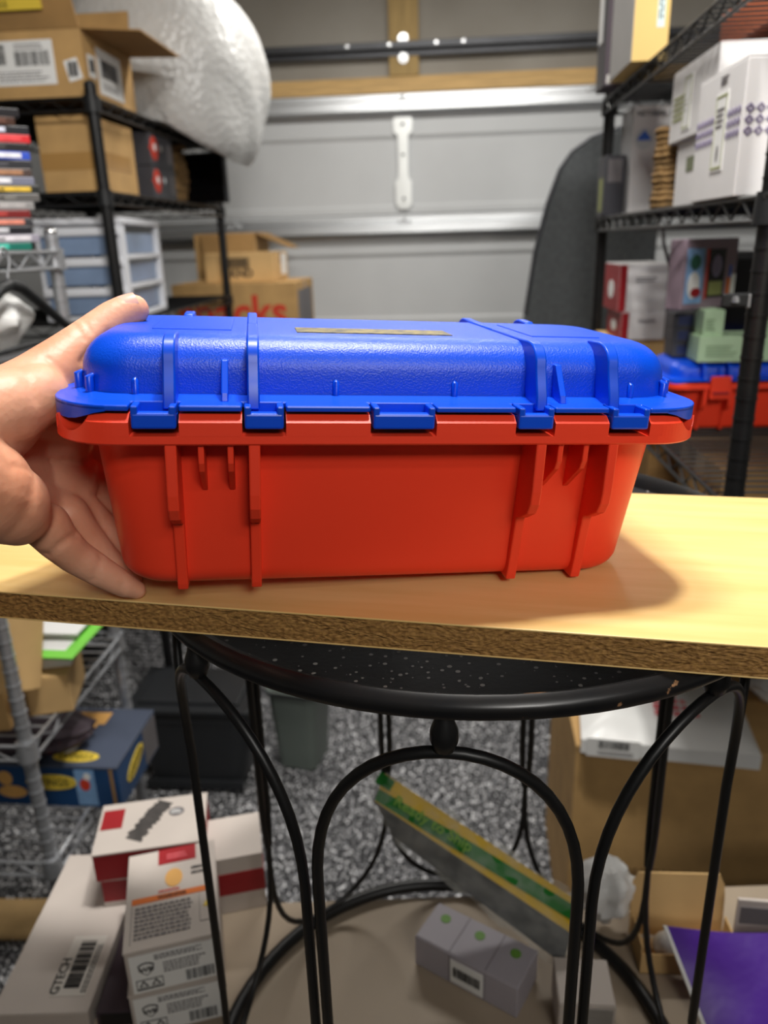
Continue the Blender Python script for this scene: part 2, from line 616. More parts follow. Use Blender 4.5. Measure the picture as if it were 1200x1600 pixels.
def bent_sheet(pts_rows, t=0.0008):
    """thin sheet through rows of points (rows x cols)"""
    rows = [[Vector(p) for p in r_] for r_ in pts_rows]
    mb = MB()
    nr, nc = len(rows), len(rows[0])
    top, bot = [], []
    for i in range(nr):
        for j in range(nc):
            du = rows[min(i + 1, nr - 1)][j] - rows[max(i - 1, 0)][j]
            dv = rows[i][min(j + 1, nc - 1)] - rows[i][max(j - 1, 0)]
            n = du.cross(dv)
            n = n.normalized() if n.length > 1e-9 else Vector((0, 0, 1))
            top.append(rows[i][j] + n * t / 2)
            bot.append(rows[i][j] - n * t / 2)
    N = nr * nc
    fs = []
    for i in range(nr - 1):
        for j in range(nc - 1):
            a, b, c, d = i * nc + j, i * nc + j + 1, (i + 1) * nc + j + 1, (i + 1) * nc + j
            fs += [(a, b, c, d), (N + a, N + d, N + c, N + b)]
    edge = [j for j in range(nc)] + [i * nc + nc - 1 for i in range(1, nr)] + [(nr - 1) * nc + j for j in range(nc - 2, -1, -1)] + [i * nc for i in range(nr - 2, 0, -1)]
    for k in range(len(edge)):
        a, b = edge[k], edge[(k + 1) % len(edge)]
        fs.append((a, N + a, N + b, b))
    return mb.add(top + bot, fs)


# ================================================================== THE ROOM
DOOR_P = Vector((0, 4.0, 0))


def dpt(u, dep, z):
    """a point at u along the door, dep in front of it"""
    return DOOR_P + gvec(u, -dep, z)


def dbox(name, m, u0, u1, d0, d1, z0, z1, parent=None, c=0.0):
    o = MB().box(u0, u1, -d1, -d0, z0, z1, c).build(name, m, None)
    if parent is not None:
        o.parent = parent
    else:
        o.location = DOOR_P
        o.rotation_euler = (0, 0, GY)
    return o


floor = MB().box(-3.4, 3.6, -3.2, 4.1, -0.06, -.0085).build('floor', CARPET, None, rz=GY)
tag(floor, kind='structure')
# looped carpet pile over the part of the floor that is in view
gx_, gy_ = np.meshgrid(np.arange(-1.2, .75, .0082), np.arange(1.05, 2.8, .0082))
n_ = gx_.size
cx_ = gx_.ravel() + rng.normal(0, .003, n_)
cy_ = gy_.ravel() + rng.normal(0, .003, n_)
rad_ = rng.uniform(.0026, .0048, n_)
base_ = np.array([(1, 0, 0), (.31, .95, 0), (-.81, .59, 0), (-.81, -.59, 0), (.31, -.95, 0), (0, 0, 1)])
vv = base_[None] * rad_[:, None, None]
vv[:, 5, 2] *= rng.uniform(.9, 1.7, n_)
vv[:, 5, :2] += rng.normal(0, .0012, (n_, 2))
vv[:, :, 0] += cx_[:, None]
vv[:, :, 1] += cy_[:, None]
vv[:, 5, 2] = np.minimum(vv[:, 5, 2], .0078)
vv[:, :, 2] -= .0083
ff = np.array([(0, 1, 5), (1, 2, 5), (2, 3, 5), (3, 4, 5), (4, 0, 5)])[None] + (np.arange(n_) * 6)[:, None, None]
pm = bpy.data.meshes.new('carpet_pile')
pm.from_pydata(vv.reshape(-1, 3).tolist(), [], ff.reshape(-1, 3).tolist())
pm.materials.append(PILE)
pm.polygons.foreach_set('use_smooth', [True] * len(pm.polygons))
pile = bpy.data.objects.new('carpet_pile', pm)
COL.objects.link(pile)
tag(pile, 'black and white speckled looped carpet pile on the garage floor', 'carpet', kind='stuff')

ceil = MB().box(-3.4, 3.6, -3.2, 4.1, 2.72, 2.78).build('ceiling', CONC, None, rz=GY)
tag(ceil, kind='structure')
for nm, b in (('wall_left', (-3.5, -3.4, -3.2, 4.2)), ('wall_right', (3.6, 3.7, -3.2, 4.2)), ('wall_back', (-3.4, 3.6, -3.3, -3.2))):
    tag(MB().box(*b, 0, 2.72).build(nm, CONC, None, rz=GY), kind='structure')
wf = MB()
wf.box(-3.4, -2.42, .02, .12, 0, 2.72)
wf.box(2.7, 3.6, .02, .12, 0, 2.72)
wf.box(-2.42, 2.7, .02, .12, 2.10, 2.72)
tag(wf.build('wall_front', DRYWALL, None, loc=DOOR_P, rz=GY), kind='structure')
tag(dbox('trim_1', PINE, -2.6, 2.8, -.02, .022, 2.092, 2.158, c=.003), kind='structure')
up = dbox('trim_2', PINE_V, .085, .219, -.02, .024, 2.160, 2.72, c=.003)
tag(up, kind='structure')
rail = empty('header_rail', DOOR_P, GY)
tag(rail, 'dark steel rail running across the bare wall over the garage door', 'rail')
rb = MB().box(-2.3, 2.5, -.062, -.026, 2.262, 2.290, .002)
rb.box(-2.3, 2.5, -.030, -.0245, 2.238, 2.264)
rb.build('angle_bar', DARKSTEEL, rail)
for z in (2.305, 2.228):
    b = MB().tube([(.150, -.024, z), (.150, -.034, z)], .022, 12)
    b.tube([(.150, -.034, z), (.150, -.046, z)], .012, 6)
    b.build('bolt', SILVER, rail)
for u in (-.62, -.1, .09, .3, .42):
    MB().tube([(u, -.060, 2.277), (u, -.067, 2.277)], .008, 8).build('bolt', SILVER, rail)

door = empty('door_1', DOOR_P, GY)
tag(door, kind='structure')
joints = [2.095, 1.572, 1.049, .526, .003]
for k in range(4):
    zt, zb_ = joints[k] - .002, joints[k + 1] + .002
    prof = [(0.02, zb_), (-.012, zb_), (-.012, zb_ + .03), (-.004, zb_ + .042), (-.004, zt - .195), (-.014, zt - .178), (-.014, zt - .004), (-.010, zt), (0.02, zt)]
    MB().prism(prof, -2.42, 2.70, 'yz').build('door_section', DOORM, door)
    if k < 3:
        # stiffening strut along the top of the section: a hat channel
        z1 = zt - .008 if k == 0 else zt - .012
        z0 = z1 - .098
        s = MB().prism([(-.014, z1), (-.020, z1), (-.022, z1 - .022), (-.066, z1 - .034), (-.070, z1 - .070), (-.028, z0 + .016), (-.024, z0), (-.014, z0)], -2.40, 2.68, 'yz')
        s.build('strut', GALV, door)
        for u in (-.69, .142, 1.0):
            for du in (-.024, .0, .024):
                MB().ball((u + du, -.032, z1 - .024 + (.012 if du == 0 else 0)), .008, 8, 6).build('bolt', SILVER, door)
br = MB()
br.prism([(.103, 1.988), (.183, 1.988), (.187, 1.975), (.185, 1.93), (.166, 1.912), (.164, 1.77), (.166, 1.73), (.180, 1.715), (.180, 1.62), (.165, 1.595), (.119, 1.595), (.104, 1.62), (.104, 1.715), (.118, 1.73), (.120, 1.77), (.118, 1.912), (.099, 1.93), (.097, 1.975)], -.030, -.020, 'xz')
br.prism([(.128, 1.93), (.156, 1.93), (.156, 1.62), (.128, 1.62)], -.036, -.029, 'xz')
br.build('bracket', BRIGHT, door)
for z in (1.96, 1.83, 1.64):
    MB().ball((.142, -.038, z), .007, 8, 6).build('bolt', DARKSTEEL, door)

# ================================================================== TABLE, STOOL, BOARD
TZ = 0.625
tb = MB().box(0, 1.25, -.62, 0, -.045, 0, .012)
table = empty('folding_table', (-.475, .795, TZ), R(0.5))
tag(table, 'cream plastic folding table top under the black wire stool', 'table')
tb.build('tabletop', TABLE, table, smooth=40)
for x in (.12, 1.13):
    for y in (-.54, -.08):
        MB().tube([(x, y, -.04), (x, y, -TZ + .0)], .014, 10).build('leg', DARKSTEEL, table)

SCX, SCY = .055, .580
stool = empty('wire_stool', (SCX, SCY, TZ))
tag(stool, 'black wire plant stand with dished round top holding the wooden board', 'stool')
top_z = 1.2245 - TZ
TR = .248
tray_c = (.0075, .0085)
tr = MB()
prof = [(.001, top_z - .0215), (TR - .03, top_z - .0205), (TR - .016, top_z - .012), (TR - .012, top_z - .014), (TR - .028, top_z - .024), (.001, top_z - .0245)]
tr.lathe(prof, 96, (*tray_c, 0))
tr.build('tray', TRAY, stool, smooth=35)
rm = MB()
ringp = []
for k in range(96):
    a = 2 * PI * k / 96
    ringp.append((tray_c[0] + (TR - .007) * math.cos(a), tray_c[1] + (TR - .007) * math.sin(a)))
rp_ = [(TR - .016, top_z - .013), (TR - .013, top_z - .004), (TR - .006, top_z), (TR - .0005, top_z - .003), (TR + .001, top_z - .008), (TR - .001, top_z - .0125), (TR - .010, top_z - .0135)]
rings = []
for k in range(97):
    a = 2 * PI * k / 96
    rings.append([(tray_c[0] + q * math.cos(a), tray_c[1] + q * math.sin(a), z) for q, z in rp_])
rm.loft(rings, False, False)
rm.build('rim', RIMP, stool, smooth=45)
LR = .2235
RB = .242


def cyl(a, z, r=LR):
    return (r * math.cos(a), r * math.sin(a), z)


rod = .0037
offs = R(-119)
for k in range(8):
    a0 = offs + k * R(45)
    a1 = a0 + R(45)
    am = (a0 + a1) / 2
    da = .0052 / LR
    # a rod: up from the lower bend, over the arch, down again
    pth = []
    zl, zs, zt = .19, .435, top_z - .040
    for t in np.linspace(zl, zs, 10):
        pth.append(cyl(a0 + da * min(1, .35 + (t - zl) / .06), t))
    for t in np.linspace(PI, 0, 25)[1:-1]:
        aa = am + math.cos(t) * ((a1 - a0) / 2 - da)
        z = zs + (zt - zs) * math.sin(t) ** .9
        pth.append(cyl(aa, z, LR + .004 * math.sin(t)))
    for t in np.linspace(zs, zl, 10):
        pth.append(cyl(a1 - da * min(1, .35 + (t - zl) / .06), t))
    MB().tube(pth, rod, 8).build('arch_rod', BLACKW, stool, smooth=60)
    # lower U bend joining the next pair of rods down to the ring
    pth = []
    zt2 = .19
    for t in np.linspace(0, PI, 21):
        aa = am - math.cos(t) * ((a1 - a0) / 2)
        pth.append(cyl(aa, zt2 - (zt2 - .020) * math.sin(t) ** .7, LR + .004 * math.sin(t)))
    MB().tube(pth, rod * .9, 8).build('lower_rod', BLACKW, stool, smooth=60)
    kb = cyl(am, top_z - .027, LR + .005)
    MB().lathe([(.002, -.012), (.006, -.010), (.0080, -.004), (.0078, .002), (.0056, .008), (.0040, .0155)], 16, kb).build('knob', BLACKW, stool, smooth=60)
MB().tube([(RB * math.cos(2 * PI * k / 72) - .006, RB * math.sin(2 * PI * k / 72) - .016, .0082) for k in range(72)], .0080, 10, closed=True).build('base_ring', BLACKW, stool, smooth=60)
# the board: laminate skins on a particle board core; local x along its front edge
BYAW = R(-12.35)
BZ = 1.2245
board = empty('shelf_board', (-.002, .398, BZ), BYAW)
tag(board, 'maple laminate particle board plank lying across the black stool', 'board')
BL, BR_, BD, BT = -.62, .70, .256, .0195
# core with a really rough front face
nx, nz = 640, 14
xs = np.linspace(BL, BR_, nx)
zs_ = np.linspace(.0012, BT - .0012, nz)
dep = rng.normal(0, 1, (nx, nz))
for _ in range(1):
    dep = (dep + np.roll(dep, 1, 0) + np.roll(dep, -1, 0) + .6 * np.roll(dep, 1, 1) + .6 * np.roll(dep, -1, 1)) / 2.6
dep = np.abs(dep) * .00042
dep[:, 0] = dep[:, -1] = .0001
core = MB()
vs = [(xs[i], dep[i, j], zs_[j]) for i in range(nx) for j in range(nz)]
fs = [(i * nz + j, (i + 1) * nz + j, (i + 1) * nz + j + 1, i * nz + j + 1) for i in range(nx - 1) for j in range(nz - 1)]
core.add(vs, fs)
core.box(BL, BR_, .0012, BD - .0003, .0011, BT - .0011)
core.build('core', CHIP, board)
MB().box(BL, BR_, 0, BD, BT - .0012, BT, .0004).build('laminate', MAPLE, board)
MB().box(BL, BR_, 0, BD, 0, .0012, .0004).build('laminate', MAPLE, board)


# ================================================================== THE RUGGED CASE
def rr(hx, y0, y1, r, n=8):
    P = []
    for cx, cy, a0 in ((hx - r, y0 + r, -90), (hx - r, y1 - r, 0), (-hx + r, y1 - r, 90), (-hx + r, y0 + r, 180)):
        for i in range(n + 1):
            a = R(a0 + 90 * i / n)
            P.append((cx + r * math.cos(a), cy + r * math.sin(a)))
    return P


HX, RY = .1815, .205
XA, XB = .1278, .073       # outer and inner tab centres
TABS = ((-XA, .0122 * 1.0), (-XB, .0112), (0, .0178), (XB, .0112), (XA, .0122))


def make_case(label, latches=False):
    t = empty('rugged_case')
    tag(t, label, 'case', 'red and blue hard cases')
    yb0, yb1 = .024, RY - .024
    # ---- body
    b = MB()
    hb, ht, zt = .1585, .1665, .0935
    yo = .008
    rings = []
    for k in range(7):
        a = PI / 2 * k / 6
        ins = .013 * (1 - math.sin(a))
        z = .013 * (1 - math.cos(a))
        rings.append([(x, y, z) for x, y in rr(hb - ins, yb0 + yo + ins, yb1 - yo - ins, .030 - ins * .7)])
    rings.append([(x, y, zt) for x, y in rr(ht, yb0, yb1, .030)])
    b.loft(rings)
    body = b.build('body', RED, t, smooth=35)
    body['label'] = 'red ribbed lower body'
    # ---- rim: lower band right round, upper band with slots for the hinge tabs
    def sweep(mb, path, prof, closed=False):
        """prof: (inset, z)"""
        rings = []
        L = len(path)
        for i, p in enumerate(path):
            p = Vector(p)
            pr = Vector(path[i - 1]) if (i > 0 or closed) else p
            nx_ = Vector(path[(i + 1) % L]) if (i < L - 1 or closed) else p
            d = (nx_ - pr).normalized()
            nrm = Vector((-d.y, d.x))
            rings.append([(p.x + nrm.x * q, p.y + nrm.y * q, z) for q, z in prof])
        if closed:
            rings.append(rings[0])
        mb.loft(rings, not closed, not closed)
    path = rr(HX, 0, RY, .036, 10)
    rim = MB()
    sweep(rim, path, [(0, .0945), (0, .0985), (.020, .0985), (.020, .0935), (.001, .0935)], True)
    rimo = rim.build('rim', RED, body, smooth=30)
    slots = [(c - w, c + w) for c, w in TABS]
    xs_ = [-.142] + [v for s in slots for v in s] + [.142]
    segs = [(xs_[i], xs_[i + 1]) for i in range(0, len(xs_), 2)]
    prof = [(0, .0984), (0, .1055), (.0012, .1064), (.005, .1090), (.016, .1092), (.016, .0984)]
    for i, (a, c) in enumerate(segs[1:-1]):
        s = MB()
        sweep(s, [(a, 0), (c, 0)], prof)
        s.build('rim_block', RED, rimo)
    RC_ = .036

    def arc(t, ins=0):
        return (HX - RC_ + (RC_ - ins) * math.sin(t), RC_ - (RC_ - ins) * math.cos(t))
    for sg in (-1, 1):
        s = MB()
        pts = [(XA + TABS[0][1], 0), (.1455, 0)] + [arc(R(a)) for a in np.linspace(4, 26, 7)]
        pts = [(sg * x, y) for x, y in pts]
        sweep(s, pts if sg > 0 else pts[::-1], prof)
        s.build('rim_block', RED, rimo)
        # the scooped lock notch at the corner
        s = MB()
        rings = []
        for k in range(13):
            ta = R(25 + 38 * k / 12)
            zt_ = .1065 - .0070 * math.sin(PI * k / 12) ** .8
            rings.append([(sg * arc(ta, q)[0], arc(ta, q)[1], z) for q, z in ((0, .0984), (0, zt_), (.013, zt_), (.013, .0984))])
        s.loft(rings)
        s.build('lock_notch', RED, rimo, smooth=40)
    # the rest of the upper band, round the ends and back
    pth = [p for p in path if p[1] > .0205]
    i0 = max(range(len(pth)), key=lambda i: (-pth[i][1] * 100 + (1 if pth[i][0] > 0 else 0)))
    pth = pth[i0:] + pth[:i0]
    s = MB()
    sweep(s, pth, [(0, .0984), (0, .1035), (.0015, .1055), (.016, .1060), (.016, .0984)])
    s.build('rim_block', RED, rimo, smooth=30)
    # ---- vertical ribs on the body (front and back)
    def ribs(yflip):
        def Y(y):
            return RY - y if yflip else y
        for u in (-.1205, -.0782, .0782, .1205):
            r_ = MB()
            w = .0030
            P_ = [(Y(.0012), .0945), (Y(.0012), .066), (Y(.0022), .058), (Y(.006), .0515), (Y(.018), .0450), (Y(.0225), .0435), (Y(.0232), .041), (Y(.0288), .004), (Y(.0300), .0), (Y(.048), .0), (Y(.034), .0945)]
            r_.prism(P_, u - w, u + w, 'yz')
            o = r_.build('rib', RED, body)
            bv(o, .0009)
        for u in (-.1055, -.0905, .0905, .1055):
            r_ = MB()
            P_ = [(Y(.0035), .0945), (Y(.0040), .083), (Y(.0065), .078), (Y(.0262), .062), (Y(.034), .062), (Y(.034), .0945)]
            r_.prism(P_, u - .0016, u + .0016, 'yz')
            bv(r_.build('short_rib', RED, body), .0007)
    ribs(False)
    ribs(True)
    # ---- lid
    lid = MB()
    # flange with notches where the hinge tabs hang
    out = rr(HX, .0022, RY, .036, 10)
    i0 = 0
    poly = []
    front = [(-x, y) for x, y in out if y < .0023 and x > 0]
    for x, y in out:
        poly.append((x, y))
    # split at the front straight run (from the last point back to the first)
    notch = []
    for c, w in TABS:
        notch += [(c - w, .0022), (c - w, .0135), (c + w, .0135), (c + w, .0022)]
    poly = poly + notch
    lid.prism(poly, .1108, .1138, 'xy')
    fl = lid.build('lid', BLUE, t)
    fl['label'] = 'blue domed lid with hinge tabs'
    bv(fl, .0008)
    # sloped top skin from the flange to the dome foot
    sk = MB()
    inner = rr(.1715, .029, RY - .029, .026, 10)
    outer = rr(HX - .001, .0145, RY - .004, .036, 10)
    sk.loft([[(x, y, .1136) for x, y in outer], [(x, y, .1154) for x, y in inner]], False, False)
    sk.loft([[(x, y, .1130) for x, y in inner], [(x, y, .1154) for x, y in inner]], False, False)
    sk.build('flange_skin', BLUE, fl, smooth=30)
    # deep skirt round both ends
    for sg in (-1, 1):
        prof_pts = [p for p in out if p[0] * sg > .1456]
        if sg < 0:
            prof_pts = prof_pts
        s = MB()
        rings = []
        for i, (x, y) in enumerate(prof_pts):
            d = Vector(prof_pts[min(i + 1, len(prof_pts) - 1)]) - Vector(prof_pts[max(i - 1, 0)])
            d.normalize()
            nn = Vector((-d.y, d.x))
            k = min(1, max(0, (abs(x) - .150) / .022))
            k = k * k * (3 - 2 * k)
            zb_ = .1108 - .0055 * k
            rings.append([(x, y, .1125), (x, y, zb_), (x + nn.x * .003, y + nn.y * .003, zb_), (x + nn.x * .003, y + nn.y * .003, .1125)])
        s.loft(rings)
        s.build('end_skirt', BLUE, fl, smooth=30)
    # dome
    dm = MB()
    hd, y0, y1, rd, zw = .1715, .028, RY - .028, .020, .1448
    rings = [[(x, y, .1145) for x, y in rr(hd, y0, y1, .028, 10)], [(x, y, .1155) for x, y in rr(hd, y0, y1, .028, 10)]]
    for k in range(10):
        a = PI / 2 * k / 9
        ins = rd * (1 - math.cos(a)) + .0012
        rings.append([(x, y, zw - rd + rd * math.sin(a) + (0 if k else 0)) for x, y in rr(hd - ins, y0 + ins, y1 - ins, .028 - ins * .45, 10)])
    dm.loft(rings)
    dome = dm.build('dome', BLUE_T, fl, smooth=28)
    # ribs over the dome
    def lribs(yflip):
        def Y(y):
            return RY - y if yflip else y
        for u in (-.1205, -.0782, .0782, .1205):
            r_ = MB()
            inner_ = abs(u) < .1
            w = .0032
            P_ = [(Y(.0070), .1108), (Y(.0085), .1190), (Y(.0110), .1250), (Y(.0145), .1340)]
            for k in range(1, 7):
                a = PI / 2 * k / 6
                P_.append((Y(.0145 + .0165 * (1 - math.cos(a))), .1340 + .0124 * math.sin(a)))
            P_ += [(Y(.046), .1460), (Y(.0475 if not inner_ else RY / 2), .1448 if not inner_ else .1458), (Y(.048 if not inner_ else RY / 2), .143), (Y(.040), .1395), (Y(.032), .130), (Y(.030), .1145)]
            r_.prism(P_, u - w, u + w, 'yz')
            bv(r_.build('rib', BLUE, fl, smooth=35), .0009)
        for u in (-.093, .093):
            r_ = MB()
            r_.prism([(Y(.0135), .1135), (Y(.0150), .1180), (Y(.0268), .1335), (Y(.034), .1335), (Y(.034), .1135)], u - .0018, u + .0018, 'yz')
            bv(r_.build('fin', BLUE, fl), .0006)
        for u in (-.1395, -.0335, .0335, .1395):
            MB().tube([(u, Y(.028), .1145), (u, Y(.0285), .1220), (u, Y(.031), .1238)], [.0020, .0019, .0008], 10).build('peg', BLUE, fl, smooth=50)
    lribs(False)
    lribs(True)
    for sg in (-1, 1):
        for x, y in ((.1635, .0345), (.1715, .047)):
            MB().tube([(sg * x, y, .1135), (sg * x, y, .1225), (sg * (x - .002), y + .001, .1240)], [.0024, .0023, .0009], 10).build('peg', BLUE, fl, smooth=50)
    # hinge tabs
    for i, (c, w) in enumerate(TABS):
        h = MB()
        w2 = w - .0012
        h.box(c - w2, c + w2, -.0004, .0065, .1022, .1104, .0012)
        h.box(c - w2, c + w2, .0118, .0150, .1030, .1142, .0006)
        h.box(c - w2, c - w2 + .0035, -.0002, .0145, .1090, .1139, .0008)
        h.box(c + w2 - .0035, c + w2, -.0002, .0145, .1090, .1139, .0008)
        h.box(c - w2, c + w2, .004, .014, .1040, .1085)
        h.build('hinge_tab', BLUE, fl)
    # label plate on top of the lid
    lp = decal(fl, 'lid_label', GOLD, (Vector((-.053, .062, .1448)), Vector((1, 0, 0)), Vector((0, 1, 0)), Vector((0, 0, 1))), [[(0, 0), (.092, .026)]], .0004)
    # low raised panels on the lid top
    for sg in (-1, 1):
        MB().box(sg * .112 - .022, sg * .112 + .022, .066, .139, .1440, .1455, .0006).build('raised_panel', BLUE, fl)
    if latches:
        for u in (-.099, .099):
            MB().box(u - .017, u + .017, RY - .001, RY + .007, .074, .122, .002).build('latch', RED, fl)
            MB().tube([(u - .013, RY + .008, .088), (u + .013, RY + .008, .088)], .003, 8).build('latch_pin', MAROON, fl)
    return t


def bv(o, w, seg=2):
    m = o.modifiers.new('bevel', 'BEVEL')
    m.width = w
    m.segments = seg
    m.limit_method = 'ANGLE'
    m.angle_limit = R(35)
    return o


case = make_case('red and blue hard case on the maple board, held at one end by a hand')
CM = Matrix.Translation((.0052, .3965, 1.2538)) @ Matrix.Rotation(.152, 4, 'Z') @ Matrix.Rotation(.0659, 4, 'Y')
case.matrix_world = CM


# ================================================================== WIRE RACKS
def wire_rack(name, label, P, yaw, w, d, posts, shelves, m, zb, zt, top_caps=True, pr=.0127, group=None, skip=()):
    """posts at the corners; shelf = double edge rails with a zigzag between, and wires across"""
    t = empty(name, P, yaw)
    tag(t, label, 'rack', group)
    for (x, y) in posts:
        mb = MB()
        mb.tube([(x, y, zb), (x, y, zt)], pr, 14)
        z = zb + .02
        while z < zt - .01:
            mb.tube([(x, y, z - .0012), (x, y, z + .0012)], pr + .0009, 14)
            z += .0254
        po = mb.build('post', m, t, smooth=40)
        MB().ball((x, y, zt + .002), pr * 1.05, 12, 6, (1, 1, .7)).build('post_cap', BLACKP if m is BLACKW else SILVER, po, smooth=60)
    for z in shelves:
        mb = MB()
        r_ = .0032
        cs = [(.0, .0), (w, 0), (w, d), (0, d)]
        for a in range(4):
            p, q = cs[a], cs[(a + 1) % 4]
            for zz in (z - r_, z - .030):
                mb.tube([(*p, zz), (*q, zz)], r_, 6)
            L = math.hypot(q[0] - p[0], q[1] - p[1])
            n = max(4, int(L / .035))
            zz = []
            for k in range(n + 1):
                f = k / n
                zz.append((p[0] + (q[0] - p[0]) * f, p[1] + (q[1] - p[1]) * f, z - .005 if k % 2 else z - .028))
            mb.tube(zz, .0019, 5)
        so = mb.build('shelf', m, t)
        g = MB()
        n = int(d / .026)
        for k in range(1, n):
            g.tube([(0, d * k / n, z - .0022), (w, d * k / n, z - .0022)], .0020, 5)
        g.build('wire_grid', m, so)
        for x, y in posts:
            MB().lathe([(pr + .0005, -.034), (pr + .0065, -.034), (pr + .0045, .002), (pr + .0005, .002)], 14, (x, y, z)).build('sleeve', BLACKP if m is BLACKW else m, so, smooth=30)
    return t


LS = 1.12
Z1, Z2, Z3 = 1.788, 1.584, 1.272
LRP = Vector((-.6462, 2.016, 0))


def lr(a, b, z):
    """left rack coordinates: a = along the front edge (negative = left), b = back along its side"""
    return LRP + gvec(a * LS, b * LS, z)


wire_rack('black_wire_rack', 'black wire shelving rack on the left, with cardboard boxes and white drawers', lr(-.46, 0, 0), GY, .515, 1.04,
          [(.013, .013), (.502, .013), (.502, 1.027), (.013, 1.027)], [Z1, Z2, Z3, .79, .16], BLACKW, 0, 1.811, pr=.0142)

# right rack stands on a low bench hidden behind the board
RRP = Vector((.445, .94, 0))


def rrk(a, b, z):
    return RRP + gvec(a, b, z)


BENCHZ = .902
bench = empty('workbench', rrk(-.03, -.0, 0), GY)
tag(bench, 'grey workbench carrying the black wire rack behind the right end of the board', 'workbench')
MB().box(0, .75, 0, 1.25, BENCHZ - .03, BENCHZ, .003).build('bench_top', BENCH, bench)
for x, y in ((.70, .06), (.70, 1.19), (.08, 1.19)):
    MB().box(x - .03, x + .03, y - .03, y + .03, 0, BENCHZ - .03, .003).build('leg', BENCH, bench)

S1, S2, S3 = 1.742, 1.490, 1.117
wire_rack('black_wire_rack', 'black wire shelving rack on the right, with white boxes and a red case', rrk(0, 0, 0), GY, .46, 1.04,
          [(.012, .012), (.448, .012), (.448, 1.028), (.012, 1.028)], [S1, S2, S3, BENCHZ + .05], BLACKW, BENCHZ, 1.98)

# chrome cart
CTN = Vector((-.583, 1.047, 0))


def ct(a, b, z):
    return CTN + gvec(a, b, z)


K1, K2, K3, K4 = 1.452, 1.297, .70, .462
wire_rack('chrome_wire_cart', 'chrome wire cart at the left holding a stack of game cases', ct(-.60, 0, 0), GY, .60, .382,
          [(.011, .011), (.589, .011), (.589, .371), (.011, .371)], [K1, K2, K3, K4], CHROME, 0, 1.478, pr=.0112)

# ================================================================== LEFT RACK CONTENTS
# open carton on the top shelf
OB = empty('open_cardboard_box', (-1.075, 2.088, Z1 + .0005), GY)
OB.scale = (LS, LS, LS)
tag(OB, 'open kraft shipping box with white labels on top of the left black rack', 'box')
w_, d_, h_ = .361, .273, .131
tt = .004
for nm, b in (('front_wall', (0, w_, 0, tt)), ('back_wall', (0, w_, d_ - tt, d_)), ('side_wall', (0, tt, tt, d_ - tt)), ('side_wall', (w_ - tt, w_, tt, d_ - tt))):
    MB().box(*b, 0, h_, .0008).build(nm, KRAFT, OB)
MB().box(tt, w_ - tt, tt, d_ - tt, 0, tt).build('bottom', KRAFT, OB)


def flap_sheet(p0, p1, out, ln, parent, m=KRAFT, t=.0035, taper=.012, name='flap'):
    p0, p1, out = Vector(p0), Vector(p1), Vector(out).normalized()
    e = (p1 - p0).normalized()
    a, b = p0, p1
    c, d = p1 + out * ln - e * taper, p0 + out * ln + e * taper
    n = e.cross(out).normalized() * t
    mb = MB()
    mb.loft([[p - n / 2 for p in (a, b, c, d)], [p + n / 2 for p in (a, b, c, d)]])
    return mb.build(name, m, parent)


flap_sheet((w_, 0, h_), (w_, d_, h_), (1, 0, -.06), .125, OB, KRAFT_D)
flap_sheet((0, 0, h_), (w_, 0, h_), (.0, -.18, 1), .12, OB, KRAFT_D)
flap_sheet((0, d_, h_), (w_, d_, h_), (0, .5, 1), .12, OB, KRAFT)
fr = face((w_, d_, h_), 'F')
lb = decal(OB, 'shipping_label', PAPER, fr, [[(.165, .030), (.298, .113)]])
barcode(lb, fr, .213, .066, .288, .093)
barcode(lb, fr, .172, .070, .193, .106, True)
fineprint(lb, fr, .172, .036, .285, .058, 4)
fineprint(lb, fr, .215, .096, .285, .109, 2)
l2 = decal(OB, 'small_label', PAPER, fr, [rotrect(.336, .055, .030, .040, .22)])
barcode(l2, fr, .326, .042, .346, .070)
fr = face((w_, d_, h_), 'R')
l3 = decal(OB, 'small_label', PAPER, fr, [[(.020, .045), (.055, .088)]])
barcode(l3, fr, .028, .055, .048, .080)
l4 = decal(OB, 'shipping_label', PAPER, fr, [[(.068, .020), (.200, .110)]])
barcode(l4, fr, .085, .055, .175, .090)
fineprint(l4, fr, .085, .03, .175, .045, 3)
yt = MB().box(.10, .235, -.0035, .0, .0, .022, .0004).build('yellow_tape', YELLOW, OB)
yt.location = (.06, -.012, h_ + .033)
yt.rotation_euler = (.18, 0, 0)
lettering(yt, 'FRAGILE', INK, (Vector((.105, -.0036, .004)), Vector((1, 0, 0)), Vector((0, 0, 1)), Vector((0, -1, 0))), 0, .002, .016)

B2 = carton('cardboard_box', 'plain kraft box on the second shelf of the left black rack, beside the post', lr(-.150, .025, Z2), GY, (.122, .235, .152), KRAFT, tape=False)
B2.scale = (LS, LS, LS)
for xx in (0, .121):
    MB().box(xx - .0006 if xx == 0 else xx + .0006, xx + .0002 if xx == 0 else xx + .0014, .02, .2, .05, .085).build('tape', TAPE, B2)
MB().box(.0, .122, -.0006, .0, .045, .080).build('tape', TAPE, B2)

